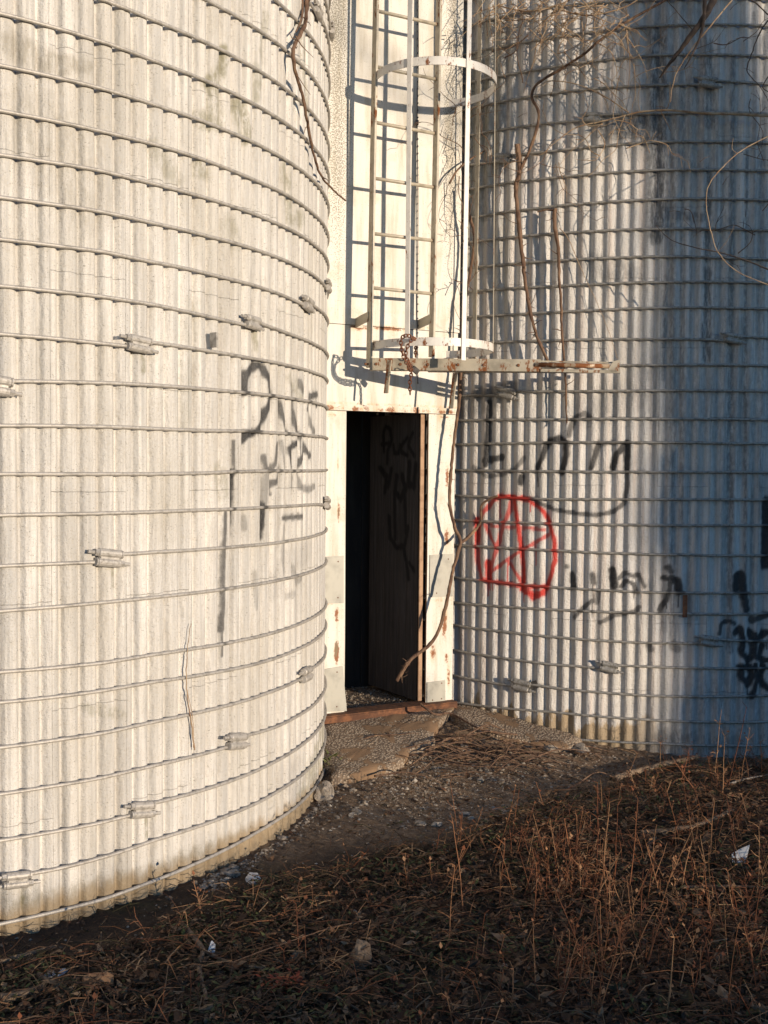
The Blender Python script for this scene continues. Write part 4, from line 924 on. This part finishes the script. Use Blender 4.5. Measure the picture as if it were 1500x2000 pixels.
shard(411, 1872, [(-.012, -.015), (.012, -.012), (.012, .012), (0, .022)], 'tiny white plastic scrap beside the forked stick')
# ------------------------------------------------------------------ ground cover (uncountable)
def inside_silo(x, y):
    for c in CEN.values():
        if (x-c.x)**2+(y-c.y)**2 < (RAD+.02)**2: return True
    return False
def gpoint():
    while True:
        Y = random.uniform(2.5, 6.0); X = random.uniform(-.40, .42)*Y
        if inside_silo(X, Y): continue
        return X, Y
EDGE = sorted((onground(px, py).x, onground(px, py).y) for px, py in ((0,1880),(120,1862),(260,1818),(420,1768),(600,1700),(760,1668),(880,1640),(1000,1585),(1150,1540),(1320,1500),(1500,1490)))
def weedy(x, y):  # 1 in the overgrown foreground, 0 on the bare path
    e = float(np.interp(x, [p[0] for p in EDGE], [p[1] for p in EDGE]))+.22*noise.noise(Vector((x*2.1, y*2.1, 0)))
    return 1 if y < e else 0
b = MB()
for k in range(26000):
    x, y = gpoint(); w = weedy(x, y)
    if not w and random.random() > (.34 if y > 5.0 else .16): continue
    s = random.uniform(.006, .020)*(1 if w else .7)*(2.1 if random.random() < .07 else 1); z = gh(x, y)+random.uniform(0, .03 if w else .006); a = random.uniform(0, 6.28); ti = random.uniform(-1, 1)
    d = Vector((math.cos(a), math.sin(a), ti*.6)).normalized(); e = d.cross(Vector((random.uniform(-.5, .5), random.uniform(-.5, .5), 1))).normalized(); n_ = d.cross(e); p = Vector((x, y, z+.004)); h = s*random.uniform(-.4, .6)
    b.add([p-d*s, p-d*s*.2+e*s*.5+n_*h*.4, p+d*s, p-d*s*.1-e*s*.55+n_*h, p+n_*h*-.2], [(0, 4, 1), (1, 4, 2), (2, 4, 3), (3, 4, 0)], random.random())
for k in range(9000):
    x, y = gpoint(); w = weedy(x, y)
    if not w and random.random() > .12: continue
    a = random.uniform(0, 6.28); L = random.uniform(.02, .11); p = Vector((x, y, gh(x, y)+random.uniform(.004, .05 if w else .01))); d = Vector((math.cos(a), math.sin(a), random.uniform(-.25, .35))); m_ = p+d*L*.5+Vector((0, 0, random.uniform(-.01, .015)))
    b.tube([p, m_, p+d*L], [random.uniform(.0008, .0022)]*3, 3, caps=False, pick=random.random())
tag(b.build('leaf_litter', M['litter']), kind='stuff')
b = MB()
for k in range(15000):
    x, y = gpoint()
    if not weedy(x, y): continue
    g = noise.noise(Vector((x*1.7, y*1.7, 9)))+.25*noise.noise(Vector((x*6, y*6, 2)))-.12*(x)
    if g < -.05 and random.random() > .12: continue
    z = gh(x, y); s = random.uniform(.006, .016); a = random.uniform(0, 6.28); p = Vector((x, y, z+random.uniform(.004, .04)))
    d = Vector((math.cos(a), math.sin(a), random.uniform(-.1, .7))).normalized(); e = d.cross(Vector((0, 0, 1))).normalized()
    b.add([p, p+d*s+e*s*.45, p+d*s*1.9, p+d*s-e*s*.45], [(0, 1, 2, 3)], random.random())
tag(b.build('low_weeds', M['green']), kind='stuff')
# dry weed stems
def stalk(mb, p, H, lean, r, twigs, pick):
    pts = [p]; d = Vector((lean[0], lean[1], 1)).normalized(); n = 5
    for i in range(n): d = (d+Vector((random.uniform(-1, 1), random.uniform(-1, 1), 0))*.07).normalized(); pts.append(pts[-1]+d*H/n)
    mb.tube(pts, lerp_r(n+1, r, r*.45), 4, pick=pick)
    for k in range(twigs):
        i = random.randint(1, n); a = random.uniform(0, 6.28); dd = Vector((math.cos(a), math.sin(a), random.uniform(.2, 1.2))).normalized(); L = random.uniform(.015, .06)
        q = pts[i]+dd*L*.5; mb.tube([pts[i], q, q+(dd+Vector((0, 0, random.uniform(-.8, .3))))*L*.5], [r*.5, r*.4, r*.25], 3, caps=False, pick=pick)
        if random.random() < .6:
            e = dd.cross(Vector((.3, .2, 1))).normalized(); s = random.uniform(.004, .010); t = pts[i]+dd*L
            mb.add([t, t+e*s+dd*s, t+dd*2.2*s, t-e*s*.6+dd*s], [(0, 1, 2, 3)], min(1, pick+.1))
b = MB()
for k in range(2300):
    x, y = gpoint()
    if not weedy(x, y): continue
    dens = (.22+.78*sstep(-.6, 1.0, x/y*3))*sstep(-.35, .45, noise.noise(Vector((x*3.1, y*3.1, 7)))+.5*noise.noise(Vector((x*9, y*9, 3))))
    if random.random() > dens: continue
    H = random.uniform(.04, .17)*(.7+.6*dens)
    if k % 3 == 0: H *= .6
    ln = (random.gauss(0, .35), random.gauss(0, .35)); stalk(b, Vector((x, y, gh(x, y))), H, ln, random.uniform(.0011, .0026), random.randint(1, 6), random.random())
for k in range(800):   # flattened straw
    x, y = gpoint()
    if not weedy(x, y): continue
    a = random.uniform(0, 6.28); L = random.uniform(.06, .22); p = Vector((x, y, gh(x, y)+random.uniform(.01, .06))); d = Vector((math.cos(a), math.sin(a), random.uniform(-.1, .25)))
    b.tube([p, p+d*L*.5+Vector((0, 0, .01)), p+d*L], [.0012, .0011, .0007], 3, caps=False, pick=random.random())
tag(b.build('dry_weeds', M['grass']), kind='stuff')
# clumps of upright stems at the right
b = MB()
for k in range(22):
    cx, cy = (random.uniform(1050, 1500), random.uniform(1640, 2000)) if k % 3 else (random.uniform(850, 1300), random.uniform(1640, 1830))
    p0 = onground(cx, cy)
    for j in range(random.randint(2, 11)):
        p = p0+Vector((random.gauss(0, .06), random.gauss(0, .06), 0)); p.z = gh(p.x, p.y)
        if weedy(p.x, p.y): stalk(b, p, random.uniform(.06, .28), (random.gauss(.02, .22), random.gauss(0, .22)), random.uniform(.0013, .0026), random.randint(3, 8), random.random())
tag(b.build('weed_stems', M['grass']), kind='stuff')
# tall stalks one can tell apart: (foot x, foot y, top x, top y)
TS = [(905,1790,885,1610),(1000,1640,1012,1540),(1165,1700,1172,1530),(1180,1720,1168,1560),(1225,1770,1245,1560),(1195,1765,1208,1575),(1395,1530,1398,1385),(1420,1545,1448,1380),(1447,1535,1446,1420),(1370,1560,1310,1478),(1488,1520,1490,1450),(1410,1560,1425,1440),
      (875,1860,890,1690),(1075,1745,1072,1690),(940,1660,938,1618),(1020,1760,1068,1640),(1300,1740,1340,1610),(1330,1750,1345,1640),(1385,1690,1402,1560),(1440,1700,1425,1560),(585,1870,578,1765),(395,1790,376,1730),(975,1780,985,1650),(1120,1700,1100,1600),(1290,1760,1262,1620),(960,1700,1013,1545),
      (1260,1900,1290,1760),(1350,1960,1385,1800),(1420,1980,1440,1800),(1480,1960,1470,1790),(1190,1930,1210,1800),(1090,1880,1140,1770),(1300,1990,1320,1830),(1395,1930,1372,1800),(1460,1880,1492,1740),(1240,1830,1225,1700),(1150,1840,1185,1690),(1040,1830,1052,1690),(860,1760,910,1640),(1085,1990,1120,1850)]
for (x0, y0, x1, y1) in TS:
    p = onground(x0, y0); q = at(x1, y1, p.y+random.uniform(-.04, .04)); H = (q-p).length; b = MB(); ln = (q-p)/max(q.z-p.z, .02)
    stalk(b, p, H, (ln.x, ln.y), random.uniform(.0020, .0034), random.randint(4, 11), random.random())
    tag(b.build('dry_stalk', M['grass'], None, loc=p), 'tall thin dry reddish-brown weed stalk standing in the foreground weeds', 'stalk', 'tall dry stalks in the foreground')
b = MB()
for k in range(120):
    p = onground(random.gauss(560, 26), random.gauss(1938, 9)); s = random.uniform(.006, .014); a = random.uniform(0, 6.28); d = Vector((math.cos(a), math.sin(a), random.uniform(-.2, .6))); e = d.cross(U).normalized(); p.z += random.uniform(.005, .05)
    b.add([p, p+d*s+e*s*.5, p+d*2*s, p+d*s-e*s*.5], [(0, 1, 2, 3)], random.random())
tag(b.build('red_leaves', M['redbit']), 'patch of withered red leaves on the ground at the lower left', 'leaves')
b = MB()
for k in range(46):
    a = random.uniform(0, 6.28); p = onground(640+random.uniform(-8, 14), 1492+random.uniform(-8, 14)); d = Vector((math.cos(a)*.5, math.sin(a)*.5, 1)).normalized(); H = random.uniform(.03, .09); e = Vector((-math.sin(a), math.cos(a), 0))*.003
    b.add([p-e, p+e, p+d*H*.6+e*.8, p+d*H+Vector((math.cos(a), math.sin(a), -.3))*.02, p+d*H*.6-e*.8], [(0, 1, 2, 3, 4)], random.random())
tag(b.build('grass_tuft', M['green'], None, loc=onground(640, 1492)), 'small green grass tuft beside the concrete lump at the left silo foot', 'grass tuft')
# gravel
def pebble(mb, p, s):
    base = [(1, 0, 0), (-1, 0, 0), (0, 1, 0), (0, -1, 0), (0, 0, 1), (0, 0, -1), (.6, .6, .5), (-.6, .5, .5), (.5, -.7, .4), (-.6, -.5, .5)]
    import mathutils
    a = random.uniform(0, 6.28); ca, sa = math.cos(a), math.sin(a); q = (random.uniform(.7, 1.5), random.uniform(.6, 1.1), random.uniform(.35, .8))
    vs = []
    for v in base:
        x, y, z = [v[i]*q[i]*s*random.uniform(.75, 1.15) for i in range(3)]; vs.append(p+Vector((x*ca-y*sa, x*sa+y*ca, z)))
    fs = [(4, 6, 7), (4, 8, 6), (4, 9, 8), (4, 7, 9), (0, 2, 6), (2, 7, 6), (2, 1, 7), (1, 9, 7), (1, 3, 9), (3, 8, 9), (3, 0, 8), (0, 6, 8), (0, 5, 2), (2, 5, 1), (1, 5, 3), (3, 5, 0)]
    mb.add(vs, fs, random.random())
b = MB(); n = 0
while n < 5200:
    m_ = random.random()
    if m_ < .35: x, y = random.gauss(800, 130), random.gauss(1540, 45)
    elif m_ < .6: t = random.random(); x, y = 400+230*t+random.gauss(0, 14), 1722-165*t+abs(random.gauss(0, 14))
    elif m_ < .8: x, y = random.gauss(1050, 130), random.gauss(1500, 26)
    elif m_ < .9: x, y = random.gauss(850, 50), random.gauss(1478, 12)
    else: x, y = random.uniform(0, 1500), random.uniform(1450, 1850)
    if y < 1400 or not -50 < x < 1550: continue
    p = onground(x, y)
    if inside_silo(p.x, p.y) or p.y > 6.1: continue
    pebble(b, p, min(.022, random.lognormvariate(-5.4, .55))); n += 1
tag(b.build('gravel', M['gravel']), kind='stuff')
for k in range(26):
    if k < 14: t = random.random(); x, y = 420+200*t, 1712-150*t+random.uniform(0, 26)
    else: x, y = random.uniform(640, 1000), random.uniform(1520, 1620)
    p = onground(x, y)
    if inside_silo(p.x, p.y): continue
    rock(x, y, random.uniform(.012, .024), 'stone', 'small pale broken stone lying on the path before the silos', 'stone', 'stone', (1.3, .9, .55), 'small broken stones on the path', seed=20+k, sub=2)
# rubble under the sill and inside the doorway
b = MB()
for k in range(260):
    t = random.uniform(-.18, W1-.02); z0 = ZS-.05; p = wp(t, 0, random.uniform(.05, .10)); p.z = max(gh(p.x, p.y)+.02, z0-random.uniform(0, .05)); pebble(b, p, random.uniform(.006, .020))
for k in range(500):
    p = wp(random.uniform(-.1, .4), zi+.004, random.uniform(-.05, -.75)); pebble(b, p, random.uniform(.003, .010))
tag(b.build('rubble', M['gravel']), kind='stuff')
# ------------------------------------------------------------------ camera, light, render
cam = bpy.data.cameras.new('camera'); co = bpy.data.objects.new('camera', cam); COL.objects.link(co)
cam.sensor_fit = 'HORIZONTAL'; cam.sensor_width = 36; cam.lens = F/1500*36; cam.clip_end = 500; cam.clip_start = .05
# axes consistent with ray(): image right, up
r0 = ray(750, 1000).normalized(); rx_ = (ray(1750, 1000)-ray(750, 1000)).normalized(); ru = (ray(750, 0)-ray(750, 1000)).normalized()
mt = Matrix((rx_, ru, -r0)).transposed().to_4x4(); mt.translation = Vector((0, 0, CZ)); co.matrix_world = mt; S.camera = co
EL = math.radians(7.3); AZ = math.radians(45.5)
sd = Vector((math.sin(AZ)*math.cos(EL), -math.cos(AZ)*math.cos(EL), math.sin(EL)))
su = bpy.data.lights.new('sun', 'SUN'); su.energy = 4.3; su.angle = math.radians(.53); su.color = (1.0, .825, .625)
so = bpy.data.objects.new('sun', su); COL.objects.link(so); so.rotation_euler = sd.to_track_quat('Z', 'Y').to_euler()
w = bpy.data.worlds.new('World'); S.world = w; w.use_nodes = True; t = w.node_tree
sky = t.nodes.new('ShaderNodeTexSky'); sky.sky_type = 'NISHITA'; sky.sun_disc = False; sky.sun_elevation = EL
sky.sun_rotation = math.atan2(sd.x, sd.y)
sky.air_density = 1.0; sky.dust_density = .1; sky.ozone_density = 4.1
t.links.new(sky.outputs[0], t.nodes['Background'].inputs[0]); t.nodes['Background'].inputs[1].default_value = .15
S.view_settings.view_transform = 'Standard'; S.view_settings.look = 'None'; S.view_settings.gamma = 1; S.view_settings.exposure = .28
S.render.engine = 'CYCLES'
